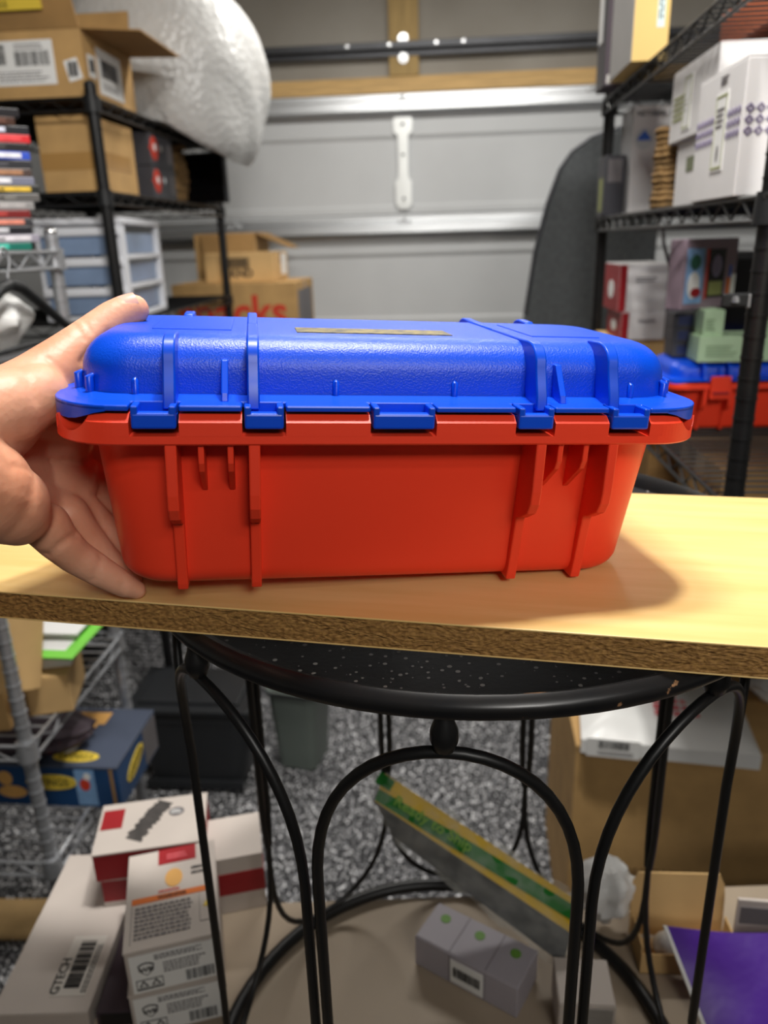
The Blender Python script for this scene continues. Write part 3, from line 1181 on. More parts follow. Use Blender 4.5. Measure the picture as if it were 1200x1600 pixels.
# black boxes with orange-red domes, stacked behind it
for k, (zz, ext) in enumerate(((0, 'lower'), (.0845, 'upper'))):
    P = lr(-.094, .300, Z2 + zz)
    db = MB().box(0, .092, 0, .17, 0, .0745, .0015).build('display_box', DARKGREY, None, loc=P, rz=GY)
    db.scale = (LS, LS, LS)
    tag(db, ['dark grey box with orange red window, lower one behind the kraft box', 'dark grey box with orange red window, upper one behind the kraft box'][k], 'box', 'dark boxes with red windows')
    fr = face((.092, .17, .0745), 'R')
    MB().ball((.090, .030, .040), .031, 18, 10, (.18, 1, 1)).build('red_bubble', REDINK, db, smooth=60)
    decal(db, 'white_flash', PAPER, (Vector((.0958, 0, 0)), Vector((0, 1, 0)), Vector((0, 0, 1)), Vector((1, 0, 0))), [oval(.022, .042, .009, .009)])
    decal(db, 'pale_panel', GREYINK, fr, [[(.125, .012), (.160, .058)]])
    MB().lathe([(.0055, -.001), (.0085, -.001), (.0085, .001), (.0055, .001)], 16, (0, 0, 0)).build('ring_tab', SILVER, db).matrix_local = Matrix.Translation((.0935, .076, .044)) @ Matrix.Rotation(PI / 2, 4, 'Y')

# woven basket
bk = empty('woven_basket', lr(-.10, .62, Z2), GY)
bk.scale = (LS, LS, LS)
tag(bk, 'brown woven basket at the far end of the second shelf, left rack', 'basket')
mb = MB()
rings = []
for k in range(13):
    z = .012 * k
    rr_ = .062 + .012 * math.sin(k / 12 * PI) + (.003 if k % 2 else -.001)
    rings.append([(rr_ * math.cos(2 * PI * i / 40) * 1.15, rr_ * math.sin(2 * PI * i / 40) + 0, z + .001 * ((i + k) % 2)) for i in range(40)])
for k in range(12, 2, -3):
    z = .012 * k - .004
    rings.append([(.055 * 1.15 * math.cos(2 * PI * i / 40), .055 * math.sin(2 * PI * i / 40), z) for i in range(40)])
mb.loft(rings)
mb.build('weave', BROWNW, bk, smooth=30)
mb = MB().tube([(.074 * 1.1 * math.cos(2 * PI * i / 40), .064 * math.sin(2 * PI * i / 40), .147 + .002 * (i % 2)) for i in range(40)], .005, 8, closed=True)
mb.build('rim', BROWNW, bk)

# flat dark monitor standing at the back of the rack
mo = empty('flat_monitor', (-.730, 2.90, Z2), R(-14))
mo.scale = (LS, LS, 1)
tag(mo, 'flat black monitor standing under the white bubble wrap roll', 'monitor')
MB().box(0, .205, 0, .022, .006, .166, .003).build('casing', BLACKP, mo)
MB().box(.006, .199, -.0012, .001, .012, .160, .0005).build('screen', BLACKGLOSS, mo)
MB().box(.199, .205, -.002, .02, .008, .164, .001).build('bezel_edge', DARKSTEEL, mo)
MB().box(.05, .15, -.03, .07, 0, .008, .002).build('foot', BLACKP, mo)

# bubble wrap bundle: a soft roll lying along the rack, sagging over its right side
RC = Vector((-.636, 2.695, 1.940))
roll = empty('bubble_wrap_roll', RC, GY)
tag(roll, 'huge white bubble wrap roll lying over the top of the left black rack', 'packing roll')
mb = MB()
rings = []
edge_x = LRP.x + .085 * .62 - RC.x + .012
for i, yv in enumerate(np.linspace(-1, 1, 26)):
    k = max(.0, 1 - abs(yv) ** 3.2) ** (1 / 2.4)
    k = max(k, .05)
    ring = []
    for a in (2 * PI * q / 72 for q in range(72)):
        ca, sa = math.cos(a), math.sin(a)
        r_ = 1 + .022 * math.sin(3 * a + yv * 2) + .012 * math.sin(9 * a + yv * 7) + .13 * math.exp(-((a - R(312)) / .34) ** 2)
        x = (.305 * r_ * ca) * k
        z = (.292 * r_ * sa) * k
        lim = Z1 + .004 - RC.z
        if x < edge_x:
            z = max(z, lim)
        else:
            z = max(z, lim - (x - edge_x) * .62)
        ring.append((x, yv * .285, z))
    rings.append(ring)
mb.loft(rings)
mb.build('wrap', FOAM, roll, smooth=60)

# three-drawer plastic tower
DW, DD, DH = .200, .330, .215
dr = empty('drawer_tower', lr(-.205, .045, Z3), R(0.5))
dr.scale = (LS, LS, LS)
tag(dr, 'white plastic drawer tower with bluish frosted drawers on the left rack', 'drawers')
for x in (0, DW - .016):
    MB().box(x, x + .016, 0, .026, 0, DH, .003).build('frame_post', WHITEPL, dr)
    MB().box(x, x + .016, DD - .026, DD, 0, DH, .003).build('frame_post', WHITEPL, dr)
MB().box(-.003, DW + .003, -.003, DD + .003, DH - .004, DH + .012, .004).build('top_panel', WHITEPL, dr)
MB().box(0, DW, 0, DD, 0, .012, .002).build('bottom_panel', WHITEPL, dr)
for k in range(3):
    z0 = .010 + k * .066
    if k:
        for x in (0, DW - .010):
            MB().box(x, x + .010, .024, DD - .02, z0 - .006, z0 + .004, .001).build('runner', WHITEPL, dr)
    dn = empty('drawer', (0, 0, 0))
    dn.parent = dr
    d0 = MB()
    d0.box(.014, DW - .014, -.006, .001, z0 + .004, z0 + .062, .003)
    d0.box(.018, DW - .018, .001, DD - .03, z0 + .006, z0 + .009)
    for x in (.0125, DW - .0145):
        d0.box(x, x + .002, .001, DD - .03, z0 + .006, z0 + .052)
    d0.build('drawer_box', CLEARBLUE, dn)
    MB().box(.004, DW - .004, -.013, -.004, z0 + .046, z0 + .065, .004).build('drawer_lip', WHITEPL, dn)

# things far behind: snack carton on a plain carton, small barcode box and an open flap box
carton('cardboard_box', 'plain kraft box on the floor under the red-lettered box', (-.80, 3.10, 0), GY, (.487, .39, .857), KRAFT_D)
sb = carton('cardboard_box', 'kraft box with big red lettering behind the case', (-.798, 3.10, .860), GY, (.487, .392, .452), KRAFT)
fr = face((.487, .392, .452), 'F')
lettering(sb, 'snacks', REDINK, fr, .018, .292, .165, bold=.004, sx=1.0)
decal(sb, 'red_smile', REDINK, fr, [oval(.07, .400, .024, .006), oval(.07, .385, .022, .005)])
fr = face((.487, .392, .452), 'R')
decal(sb, 'side_print', GREYINK, fr, [[(.04, .25), (.35, .42)]])
kb_ = carton('cardboard_box', 'small kraft box with barcode on top of the red-lettered box', (-.672, 3.155, 1.3145), GY, (.272, .28, .108), KRAFT_L)
fr = face((.272, .28, .108), 'F')
barcode(kb_, fr, .095, .052, .180, .090)
lettering(kb_, 'KND', INK, fr, .098, .018, .042, bold=.0012)
fr = face((.272, .28, .108), 'R')
decal(kb_, 'white_label', PAPER, fr, [[(.15, .02), (.25, .10)]])
# open box standing on its side
ofb = empty('open_cardboard_box', (-.79, 3.545, 0), GY)
tag(ofb, 'tall open kraft box with drooping flap behind the white drawer tower', 'box')
MB().box(0, .27, 0, .004, 0, 1.50).build('front_wall', KRAFT, ofb)
MB().box(0, .004, .004, .26, 0, 1.50).build('side_wall', KRAFT, ofb)
MB().box(.266, .27, .004, .26, 0, 1.50).build('side_wall', KRAFT, ofb)
MB().box(0, .27, .26, .264, 0, 1.50).build('back_wall', KRAFT, ofb)
flap_sheet((.03, -.002, 1.495), (.27, -.002, 1.495), (.05, -.25, -1), .165, ofb, KRAFT_D, taper=.02)
flap_sheet((.27, 0, 1.5), (.27, .26, 1.5), (1, 0, -.45), .16, ofb, KRAFT_D, taper=.02)

# game cases on the cart: (colour, right-end shift, spine inset colour, words)
GC = [
    ((30, 110, 96), -.010, (70, 200, 176), 'teal striped spine at the bottom of the stack'),
    ((150, 146, 160), .004, (226, 222, 228), 'lilac white spine, second from the bottom'),
    ((34, 34, 40), -.006, (200, 200, 206), 'black spine with white lettering just above the lilac one'),
    ((60, 60, 64), -.002, (224, 140, 120), 'dark spine with a salmon patch low in the stack'),
    ((120, 40, 40), -.004, (170, 60, 56), 'dull dark red spine in the lower half'),
    ((140, 138, 138), .004, (176, 172, 172), 'pale grey spine under the wider grey one'),
    ((96, 94, 92), .014, (120, 118, 114), 'wide plain grey spine in the middle'),
    ((44, 46, 44), .016, (228, 190, 70), 'green-ended spine with a yellow patch'),
    ((120, 122, 140), .010, (230, 230, 236), 'blue-ended spine with a white patch'),
    ((76, 62, 58), .008, (170, 124, 92), 'green-ended spine with a brown patch'),
    ((50, 50, 54), .010, (70, 70, 76), 'plain dark spine above the green-ended ones'),
    ((56, 84, 190), .010, (234, 234, 240), 'blue spine with a broad white patch'),
    ((40, 38, 40), .010, (60, 58, 58), 'black unprinted spine below the bright red one'),
    ((204, 46, 52), .014, (228, 74, 78), 'bright red spine'),
    ((34, 34, 40), .014, (210, 214, 232), 'black spine with blue and white words above the red one'),
    ((70, 48, 40), -.004, (96, 62, 50), 'dark brown spine near the top'),
    ((30, 28, 32), .004, (224, 224, 228), 'black spine with white lettering on top of the stack'),
]
GW, GD, GH = .190, .135, .0120
for k, (c, sh, c2, words) in enumerate(GC):
    yaw = R(36 + rng.normal(0, 1.2))
    ex = Vector((math.cos(yaw), math.sin(yaw), 0))
    end = Vector((-.548, 1.325, K1 + .0002 + k * (GH + .0001)))
    P = end + ex * (sh - GW)
    m1 = mat('game_case_colour', c, 0.35, var=.05)
    g = MB().box(0, GW, 0, GD, 0, GH, .0012).build('game_case', m1, None, loc=P, rz=yaw)
    tag(g, 'game case with ' + words, 'game case', 'game cases stacked on the chrome cart')
    fr = face((GW, GD, GH), 'F')
    sp_ = decal(g, 'spine_patch', mat('spine_print', c2, 0.5, var=.1, vscale=90), fr, [[(GW * (.42 if k % 3 else .55), .003), (GW * (.93 if k % 2 else .82), .0098)]], .0004)
    if k in (7, 9):
        decal(g, 'green_end', GREEN, fr, [[(GW * .12, .001), (GW * .38, 0.0112)]], .0004)
    elif k in (8, 11, 14):
        decal(g, 'blue_end', BLUEINK, fr, [[(GW * .10, .001), (GW * .40, 0.0112)]], .0004)
    if k in (2, 16, 14):
        pass
    fineprint(sp_, fr, GW * .45, .0040, GW * .8, .0084, 1, INK if sum(c2) > 350 else PAPER, lift=.0008)

# hanger on the cart's upper shelf edge
hp = Vector((-.562, 1.215, K1))
hg = empty('clothes_hanger', hp, GY + R(90))
tag(hg, 'black plastic clothes hanger hooked on the side of the chrome cart', 'hanger')
hk = [(.012 * math.cos(a) , -.006, .0005 - .008 + .012 * math.sin(a)) for a in np.linspace(R(200), R(-10), 12)]
hk += [(.010, -.006, -.02), (0, -.006, -.034), (0, -.006, -.048)]
MB().tube(hk, .0018, 8).build('hook', CHROME, hg, smooth=60)
for sg in (-1, 1):
    pth = [(0, -.006, -.048), (sg * .03, -.006, -.054), (sg * .08, -.006, -.080), (sg * .15, -.006, -.120), (sg * .20, -.006, -.142)]
    MB().tube(pth, [.009, .0095, .0085, .0075, .006], 10).build('shoulder', BLACKP, hg, smooth=60)
MB().tube([(-.198, -.006, -.142), (.198, -.006, -.142)], .004, 8).build('trouser_bar', BLACKP, hg, smooth=60)


def crumple(name, label, cat, P, sx, sy, sz, m, seed, group=None, n=18, amp=.16):
    rs = np.random.default_rng(seed)
    mb = MB().ball((0, 0, .5), .5, n * 2, n)
    v = np.array(mb.v)
    d = v - np.array([0, 0, .5])
    for _ in range(9):
        k = rs.normal(0, 1, 3)
        k /= np.linalg.norm(k)
        d *= (1 + amp * .5 * np.abs(np.sin((d @ k) * rs.uniform(4, 11) + rs.uniform(0, 6))) - amp * .2)[:, None]
    v = d + np.array([0, 0, .5])
    v = v * np.array([sx, sy, sz])
    v[:, 2] -= v[:, 2].min()
    lowp = v[:, 2] < sz * .12
    v[lowp, 2] = 0
    mb.v = [tuple(p) for p in v]
    o = mb.build(name, m, None, loc=P, smooth=35)
    tag(o, label, cat, group)
    return o


bg = crumple('plastic_bag', 'crumpled white plastic bag with red patches on the chrome cart shelf', 'bag', ct(-.085, .20, K2 + .0005), .15, .15, .085, WHITEPOLY, 3)
decal(bg, 'red_patch', MAROON, (Vector((.03, -.086, .02)), Vector((1, 0, .2)).normalized(), Vector((0, .25, 1)).normalized(), Vector((0, -1, .2)).normalized()), [[(0, 0), (.022, .028)]], .004)

# ================================================================== CHROME CART, LOWER
kb2 = carton('cardboard_box', 'small open-topped kraft box on the chrome cart, below the board', (-.616, 1.129, K3), R(10), (.072, .115, .072), KRAFT_L, tape=False)
ge = MB().box(-.02, .085, -.01, .12, 0, .004, .001).build('padded_envelope', LIME, None, loc=(-.604, 1.154, K3 + .1045), rz=R(0))
tag(ge, 'lime green padded envelope lying over the small kraft box', 'envelope')
ge.rotation_euler = (R(8), R(-4), R(-14))
decal(ge, 'white_label', PAPER, (Vector((-.01, .0, .004)), Vector((1, 0, 0)), Vector((0, 1, 0)), Vector((0, 0, 1))), [[(0, .01), (.07, .055)]], .0006)
we = MB().box(-.03, .075, 0, .11, 0, .005, .001).build('white_envelope', PAPER, None, loc=(-.603, 1.185, K3 + .125), rz=R(-12))
tag(we, 'white envelope lying on top of the lime green envelope', 'envelope')
we.rotation_euler = (R(6), R(-3), R(-12))
gi = MB().box(.002, .070, .02, .112, 0, .028, .004).build('white_packet', WHITEPOLY, None, loc=(-.612, 1.135, K3 + .0725), rz=R(10))
tag(gi, 'white packet filling the top of the small kraft box', 'packet')
# curved kraft mailer leaning
rows = []
for i, z in enumerate(np.linspace(0, .15, 6)):
    rows.append([(.095 * math.sin(a) , -.04 * math.cos(a), z) for a in np.linspace(-1.2, 1.2, 14)])
cm = bent_sheet(rows, .004).build('curved_cardboard_sleeve', KRAFT_L, None, loc=(-.668, 1.095, K3 + .078), rz=R(20), smooth=50)
cm.rotation_euler = (R(-14), R(12), R(25))
tag(cm, 'curved kraft cardboard sleeve leaning in front of the green envelope', 'cardboard')
lk = carton('cardboard_box', 'kraft box at the left edge of the chrome cart below the sleeve', (-.76, 1.08, K3), R(4), (.13, .15, .075), KRAFT, tape=False)

# blue game box
bb = MB().box(0, .315, 0, .186, 0, .091, .002).build('game_box', NAVY, None, loc=(-.818, 1.207, K4), rz=R(-5.7))
tag(bb, 'blue printed game box with yellow ovals on the lower shelf of the chrome cart', 'game box')
dm_ = (.315, .186, .091)
MB().box(-.0006, .3156, -.0006, .1866, .0862, .0916, .001).build('lid_edge', GREYBLUE, bb)
for f, (cx, cy, a, w, h) in (('F', (.185, .055, .02, .050, .017)), ('R', (.075, .048, .35, .042, .016)), ('T', (.225, .028, .0, .045, .016))):
    fr = face(dm_, f)
    y = decal(bb, 'yellow_oval', YELLOW, fr, [oval(cx, cy, w, h, 24, a)], .0012)
    lettering(y, 'WINGS', INK, fr, cx, cy - .007, .021, a, 'CENTER', lift=.0016)
fr = face(dm_, 'T')
decal(bb, 'cover_panel', GREYBLUE, fr, [[(.02, .02), (.235, .17)]], .0008)
decal(bb, 'tan_patch', FLESHTONE, fr, [[(.16, .13), (.235, .17)], [(.185, .09), (.222, .13)]], .0014)
decal(bb, 'red_patch', REDINK, fr, [oval(.185, .082, .026, .018), oval(.09, .05, .022, .014)], .0018)
decal(bb, 'white_patch', PAPER, fr, [oval(.20, .055, .016, .018), oval(.15, .05, .015, .02)], .0020)
fr = face(dm_, 'F')
pn = decal(bb, 'picture_panel', SKYINK, fr, [[(.232, .006), (.270, .084)]], .0008)
decal(pn, 'red_patch', REDINK, fr, [oval(.250, .052, .010, .013)], .0012)
decal(pn, 'pale_patch', PAPER, fr, [oval(.256, .070, .007, .008)], .0012)
decal(bb, 'tan_patch', FLESHTONE, fr, [oval(.105, .030, .028, .014), oval(.095, .060, .014, .016)], .0008)
decal(bb, 'edge_stripe', KRAFT_D, fr, [[(.300, .002), (.306, .088)]], .0008)
fr = face(dm_, 'R')
decal(bb, 'grey_panel', GREYINK, fr, [[(.12, .006), (.182, .084)]], .0008)
dt = crumple('dark_bag', 'dark brown fabric bag lying on top of the blue game box', 'bag', (-.665, 1.245, K4 + .0935), .17, .10, .05, PLUM, 11)
decal(dt, 'red_patch', MAROON, (Vector((.02, -.045, .012)), Vector((1, 0, 0)), Vector((0, .3, 1)).normalized(), Vector((0, -1, .3)).normalized()), [oval(.02, .018, .018, .012)], .006)

# kraft tube on the floor
tube = empty('cardboard_tube', (-1.42, 1.350, .041), 0)
tag(tube, 'kraft cardboard tube lying on the carpet by the chrome cart', 'tube')
mb = MB().tube([(0, 0, 0), (.76, -.03, 0)], .041, 28, cap=False)
mb.tube([(0, 0, 0), (.76, -.03, 0)], .038, 28, cap=False)
mb.build('shell', KRAFT_L, tube, smooth=60)
MB().tube([(.1, -.0045, 0), (.755, -.0298, 0)], .0382, 24).build('core', KRAFT_D, tube)

# ================================================================== BLACK TOTE AND FLOOR THINGS
to = empty('storage_tote', (-.715, 1.80, 0), R(-5))
tag(to, 'large black plastic storage tote on the carpet under the left rack', 'tote')
tw, td, th = .325, .205, .275
mb = MB()
rings = []
for z, k in ((0, .82), (.02, .835), (.22, .97), (.222, 1.0), (.262, 1.01)):
    rings.append([(tw / 2 + (x) * k, td / 2 + (y) * k, z) for x, y in [(p[0], p[1] - td / 2) for p in rr(tw / 2, 0, td, .045, 5)]])
mb.loft(rings)
mb.build('tub', TOTE, to, smooth=30)
MB().box(-.012, tw + .012, -.012, td + .012, .258, .272, .005).build('lid', TOTE, to)
MB().box(.02, tw - .02, .02, td - .02, .270, .281, .005).build('lid_panel', TOTE, to)
for x in (-.012, tw - .016):
    MB().box(x, x + .028, td / 2 - .05, td / 2 + .05, .215, .268, .004).build('clip', TOTE, to)
MB().box(0.02, .30, .002, .016, .005, .035, .003).build('floor_strip', TOTE, to)
gb = empty('lit_tote_side', (-.282, 1.86, 0), R(-16))  # separate shape standing in for the tote's right side, painted as lit
tag(gb, 'grey green bin shape standing in for the lit right side of black tote', 'bin')
mb = MB()
rings = []
for z, k in ((0, .78), (.25, 1.0), (.262, 1.06), (.262, .96), (.02, .72)):
    rings.append([(x * k, (y - .08) * k + .08, z) for x, y in rr(.075, 0, .16, .03, 5)])
mb.loft(rings)
mb.build('shell', TOTE_LIT, gb, smooth=30)
mb = MB().tube([(x * 1.06, (y - .08) * 1.06 + .08, .258) for x, y in rr(.075, 0, .16, .03, 5)], .005, 6, closed=True)
mb.build('rim', TOTE, gb, smooth=60)
retail('white_box', 'small white box on the carpet behind the grey green tote side', (-.225, 2.26, 0), R(-6), (.085, .10, .10), WHITE)
bp_ = crumple('backpack', 'black fabric backpack on the lowest shelf of the left black rack', 'backpack', lr(-.40, .22, .1605), .36, .34, .42, BLACKP, 21, amp=.1)
MB().box(.06, .16, -.13, -.10, .10, .24, .02).build('pocket', BLACKP, bp_)
cupo = MB().lathe([(.0, 0), (.022, 0), (.028, .07), (.026, .07), (.020, .004), (0, .004)][1:5], 20).build('paper_cup', PAPER, None, loc=lr(-.04, .06, .8605), smooth=40)
tag(cupo, 'small white cup on the middle shelf of the left black rack', 'cup')

# ================================================================== RIGHT RACK CONTENTS
# top shelf
yb = retail('yellow_box', 'yellow box with grey side and pale label on the top shelf, right rack', rrk(-.030, .63, S1 + .0005), GY, (.062, .20, .36), mat('pale_yellow_card', (226, 194, 120), 0.55, var=.04))
fr = face((.062, .20, .36), 'L')
decal(yb, 'grey_side', mat('grey_card', (168, 166, 164), .6, var=.05), fr, [[(.001, .001), (.199, .359)]], .0006)
fr = face((.062, .20, .36), 'F')
sl = decal(yb, 'pale_label', mat('pale_blue_label', (206, 228, 230), .5, var=.03), fr, [[(.040, .052), (.053, .30)]])
fineprint(sl, fr, .042, .065, .051, .28, 2, INK, vertical=True)
pb = retail('purple_grey_box', 'dark purple grey box with orange and white label behind the yellow box', rrk(-.034, .86, S1 + .0005), GY, (.07, .10, .36), mat('purple_grey_card', (92, 82, 94), .5, var=.06))
fr = face((.07, .10, .36), 'F')
l_ = decal(pb, 'white_label', PAPER, fr, [[(.012, .03), (.048, .095)]])
decal(l_, 'orange_band', ORANGE, fr, [[(.012, .086), (.048, .105)]], .0012)
fineprint(l_, fr, .014, .035, .044, .08, 5)
fr2 = face((.07, .10, .36), 'L')
decal(pb, 'dark_side', DARKGREY, fr2, [[(.002, .002), (.098, .358)]])
decal(pb, 'white_patch', PAPER, fr2, [[(.01, .09), (.05, .20)]], .0012)
decal(pb, 'bottom_band', PAPER, fr, [[(.004, .004), (.066, .020)]])
retail('orange_box', 'flat orange box at the right end of the top shelf', rrk(.115, .35, S1 + .0005), GY, (.20, .26, .06), mat('orange_card', (218, 110, 62), .5, var=.06))

# second shelf
rt = retail('white_router_box', 'tall white box with small blue triangle mark on the second shelf, right rack', rrk(.040, .90, S2 + .0005), R(-3), (.076, .10, .217), WHITE)
dm_ = (.076, .10, .2179)
fr = face(dm_, 'F')
lettering(rt, 'NETGEAR', INK, fr, .006, .198, .0140, bold=.0003)
decal(rt, 'blue_triangle', BLUEINK, fr, [[(.010, .150), (.040, .150), (.036, .158), (.025, .170), (.014, .158)]])
decal(rt, 'pale_round', mat('pale_grey_ink', (206, 210, 212), .6), fr, [oval(.025, .153, .020, .021)], .0003)
fr = face(dm_, 'L')
decal(rt, 'grey_side', mat('silver_grey_card', (176, 176, 178), .5, var=.05), fr, [[(.002, .002), (.098, .215)]])
db_ = retail('dark_box', 'dark grey box behind the tall white box on the second shelf', rrk(-.008, .93, S2 + .0005), R(-3), (.044, .07, .125), DARKGREY)
fr = face((.044, .07, .125), 'F')
decal(db_, 'pale_panel', GREYINK, fr, [[(.006, .07), (.038, .118)]])
decal(db_, 'yellow_strip', OLIVE, face((.044, .07, .125), 'L'), [[(.02, .01), (.05, .08)]])


def lattice(parent, fr, u0, v0, u1, v1, pitch, m, lift=.0005):
    """a band of nested diamond rings drawn as thin strips"""
    rows = int(round((v1 - v0) / pitch))
    cols = int((u1 - u0) / pitch)
    polys = []
    for r_ in range(rows):
        for c in range(cols):
            cx, cy = u0 + (c + .5) * pitch, v0 + (r_ + .5) * pitch
            for h in (.46, .28):
                a, b = pitch * h, pitch * (h - .10)
                for q in range(4):
                    t0, t1 = PI / 2 * q, PI / 2 * (q + 1)
                    polys.append([(cx + a * math.cos(t0), cy + a * math.sin(t0)), (cx + a * math.cos(t1), cy + a * math.sin(t1)),
                                  (cx + b * math.cos(t1), cy + b * math.sin(t1)), (cx + b * math.cos(t0), cy + b * math.sin(t0))])
    return decal(parent, 'lattice_print', m, fr, polys, .0003, lift)


def pattern_box(label, P, dims, band=(.085, .125)):
    b = carton('patterned_white_box', label, P, GY, dims, WHITE, 'box', 'white boxes with lattice band', tape=False)
    w, d, h = dims
    fF, fL = face(dims, 'F'), face(dims, 'L')
    lattice(b, fF, .002, band[0], w - .002, band[1], .0125, LILAC)
    lattice(b, fL, .002, band[0], d - .002, band[1], .0125, LILAC)
    pn = decal(b, 'white_panel', PAPER, fL, [[(d * .44, h * .22), (d * .70, h * .82)]], .0010)
    g = .0025
    x0, x1, y0, y1 = d * .44 + .003, d * .70 - .003, h * .22 + .003, h * .82 - .003
    decal(pn, 'olive_border', OLIVE, fL, [[(x0, y0), (x1, y0 + g)], [(x0, y1 - g), (x1, y1)], [(x0, y0), (x0 + g * .6, y1)], [(x1 - g * .6, y0), (x1, y1)]], .0014)
    decal(pn, 'grey_mark', GREYINK, fL, [oval((x0 + x1) / 2, h * .36, .004, .010)], .0014)
    lettering(pn, 'tea', GREYINK, fL, (x0 + x1) / 2, h * .62, .016, 0, 'CENTER', lift=.0014) if False else fineprint(pn, fL, x0 + .006, h * .55, x1 - .006, h * .72, 4, lift=.0012)
    fineprint(b, fL, d * .5, h * .88, d * .66, h * .95, 3)
    return b


pattern_box('large white box with lilac lattice band, front one on the second shelf', rrk(-.006, .090, S2 + .0005), (.19, .182, .156), (.068, .100))
lowb = carton('patterned_white_box', 'low white box with olive patch, supporting a white box beside the twine', rrk(.027, .285, S2 + .0005), GY, (.19, .20, .101), WHITE, 'box', 'white boxes with lattice band', tape=False)
decal(lowb, 'olive_patch', mat('olive_card', (112, 118, 92), .6), face((.19, .20, .101), 'L'), [[(.06, .052), (.13, .074)]])
upb = carton('patterned_white_box', 'white box with olive framed panel, up behind the front patterned box', rrk(.019, .283, S2 + .102), GY, (.19, .235, .108), WHITE, 'box', 'white boxes with lattice band', tape=False)
fL = face((.19, .235, .108), 'L')
fineprint(upb, fL, .02, .03, .10, .07, 5, OLIVE)
pn = decal(upb, 'white_panel', PAPER, fL, [[(.075, .012), (.118, .092)]], .001)
decal(pn, 'olive_border', OLIVE, fL, [[(.078, .015), (.115, .0168)], [(.078, .087), (.115, .0888)], [(.078, .015), (.0796, .088)], [(.1134, .015), (.115, .088)]], .0014)
# coil of twine
tw_ = empty('twine_coil', rrk(.044, .56, S2 + .0005), GY)
tag(tw_, 'brown coil of rough twine standing on the second shelf by the white boxes', 'twine')
for k in range(13):
    rr_ = .0315 + .0016 * math.sin(k * 1.7)
    MB().tube([(rr_ * math.cos(2 * PI * i / 24), rr_ * math.sin(2 * PI * i / 24), .0060 + .0102 * k + .0010 * math.sin(i * 2 + k)) for i in range(24)], .0060, 7, closed=True).build('strand', BROWNW, tw_, smooth=60)

# third shelf: a second case with boxes on it, two red and white boxes, dark boxes, a toy pack
case2 = make_case('red and blue hard case lying on the right rack under pale green boxes', True)
case2.scale = (1, 1, .9)
case2.matrix_world = Matrix.Translation((.690, 1.505, S3 + .0005)) @ Matrix.Rotation(PI + R(-3), 4, 'Z') @ Matrix.Diagonal((1, 1, .82, 1))
CT = S3 + .0005 + .1462 * .82 + .001
gbs = [
    ('large pale green box with white patch lying on the red and blue case', (.545, 1.325, CT), (.105, .075, .043)),
    ('small pale green box standing on the larger green box', (.552, 1.332, CT + .044), (.034, .06, .042)),
    ('pale green box at the right edge on the red and blue case', (.655, 1.320, CT), (.10, .08, .09)),
]
for lab, P, dm_ in gbs:
    g = retail('green_box', lab, P, R(-6), dm_, MINT, 'box', 'pale green boxes')
    fineprint(g, face(dm_, 'F'), dm_[0] * .12, dm_[2] * .2, dm_[0] * .62, dm_[2] * .7, 4, mat('pale_green_ink', (150, 178, 142), .6))
    if dm_[0] > .1:
        decal(g, 'white_patch', WARMW, face(dm_, 'F'), [[(.078, .004), (.102, .036)]])
for k in range(3):
    dm_ = (.055, .07, .0245)
    g = retail('dark_carton', 'navy and black carton %s the stack left of the green boxes' % ('at the bottom of', 'in the middle of', 'on top of')[k], (.527 - .001 * k, 1.395, CT + k * .0256), R(-8), dm_, DARKGREY, 'box', 'dark cartons on the case')
    decal(g, 'navy_print', mat('navy_ink', (40, 52, 96), .5, var=.2), face(dm_, 'F'), [[(.008, .005), (.044, .021)]])
# toy pack leaning above
tp = empty('toy_pack', (.515, 1.345, CT + .0860), R(26))
tag(tp, 'grey purple toy pack with dark picture panel above the dark cartons', 'toy pack')
MB().box(0, .125, 0, .035, 0, .115, .002).build('card_box', mat('mauve_card', (142, 124, 136), .5, var=.1), tp)
dm_ = (.125, .035, .115)
fr = face(dm_, 'F')
decal(tp, 'pale_picture', SKYINK, fr, [[(.005, .010), (.045, .100)]])
decal(tp, 'green_print', mat('deep_green_ink', (44, 96, 76), .5), fr, [oval(.025, .078, .012, .012)], .001)
decal(tp, 'white_print', PAPER, fr, [oval(.024, .04, .014, .022)], .001)
decal(tp, 'maroon_print', MAROON, fr, [oval(.030, .028, .012, .008)], .0014)
dp = decal(tp, 'dark_window', BLACKGLOSS, fr, [[(.055, .018), (.096, .098)]])
decal(dp, 'red_edge', REDINK, fr, [[(.052, .016), (.0555, .098)]], .001)
decal(dp, 'olive_print', OLIVE, fr, [[(.060, .022), (.092, .045)]], .001)
decal(dp, 'violet_print', LILAC, fr, [oval(.076, .070, .012, .018)], .001)
decal(tp, 'orange_flash', ORANGE, fr, [[(.104, .012), (.112, .05)]], .001)
decal(tp, 'blue_flash', BLUEINK, fr, [[(.108, .05), (.113, .07)]], .001)
decal(tp, 'white_flash', PAPER, fr, [[(.113, .012), (.124, .055)]], .001)
# label holder clipped to the post and a pink packet
lh = empty('label_holder', (.4225, .945, 1.372), R(0))
pk = bent_sheet([[(x, .004 * math.sin(x * 120 + z * 60), z) for x in np.linspace(0, .05, 8)] for z in np.linspace(0, .10, 8)], .003).build('pink_packet', PALEPINK, None, loc=(.640, 1.275, CT + .093), rz=R(-12), smooth=50)
pk.rotation_euler = (R(-6), R(24), R(-12))
tag(pk, 'pale pink plastic packet leaning beside the toy pack', 'packet')
tag(lh, 'black clip with clear tab fixed to the near post of right rack', 'clip')
MB().box(-.012, .020, -.004, .004, -.008, .008, .002).build('clip_body', BLACKP, lh)
MB().lathe([(.001, -.004), (.005, -.003), (.004, .003), (.001, .004)], 10, (.002, -.006, .001)).build('screw', SILVER, lh)
MB().box(.018, .021, -.005, .003, -.009, .007, .001).build('clear_tab', CHROME, lh)

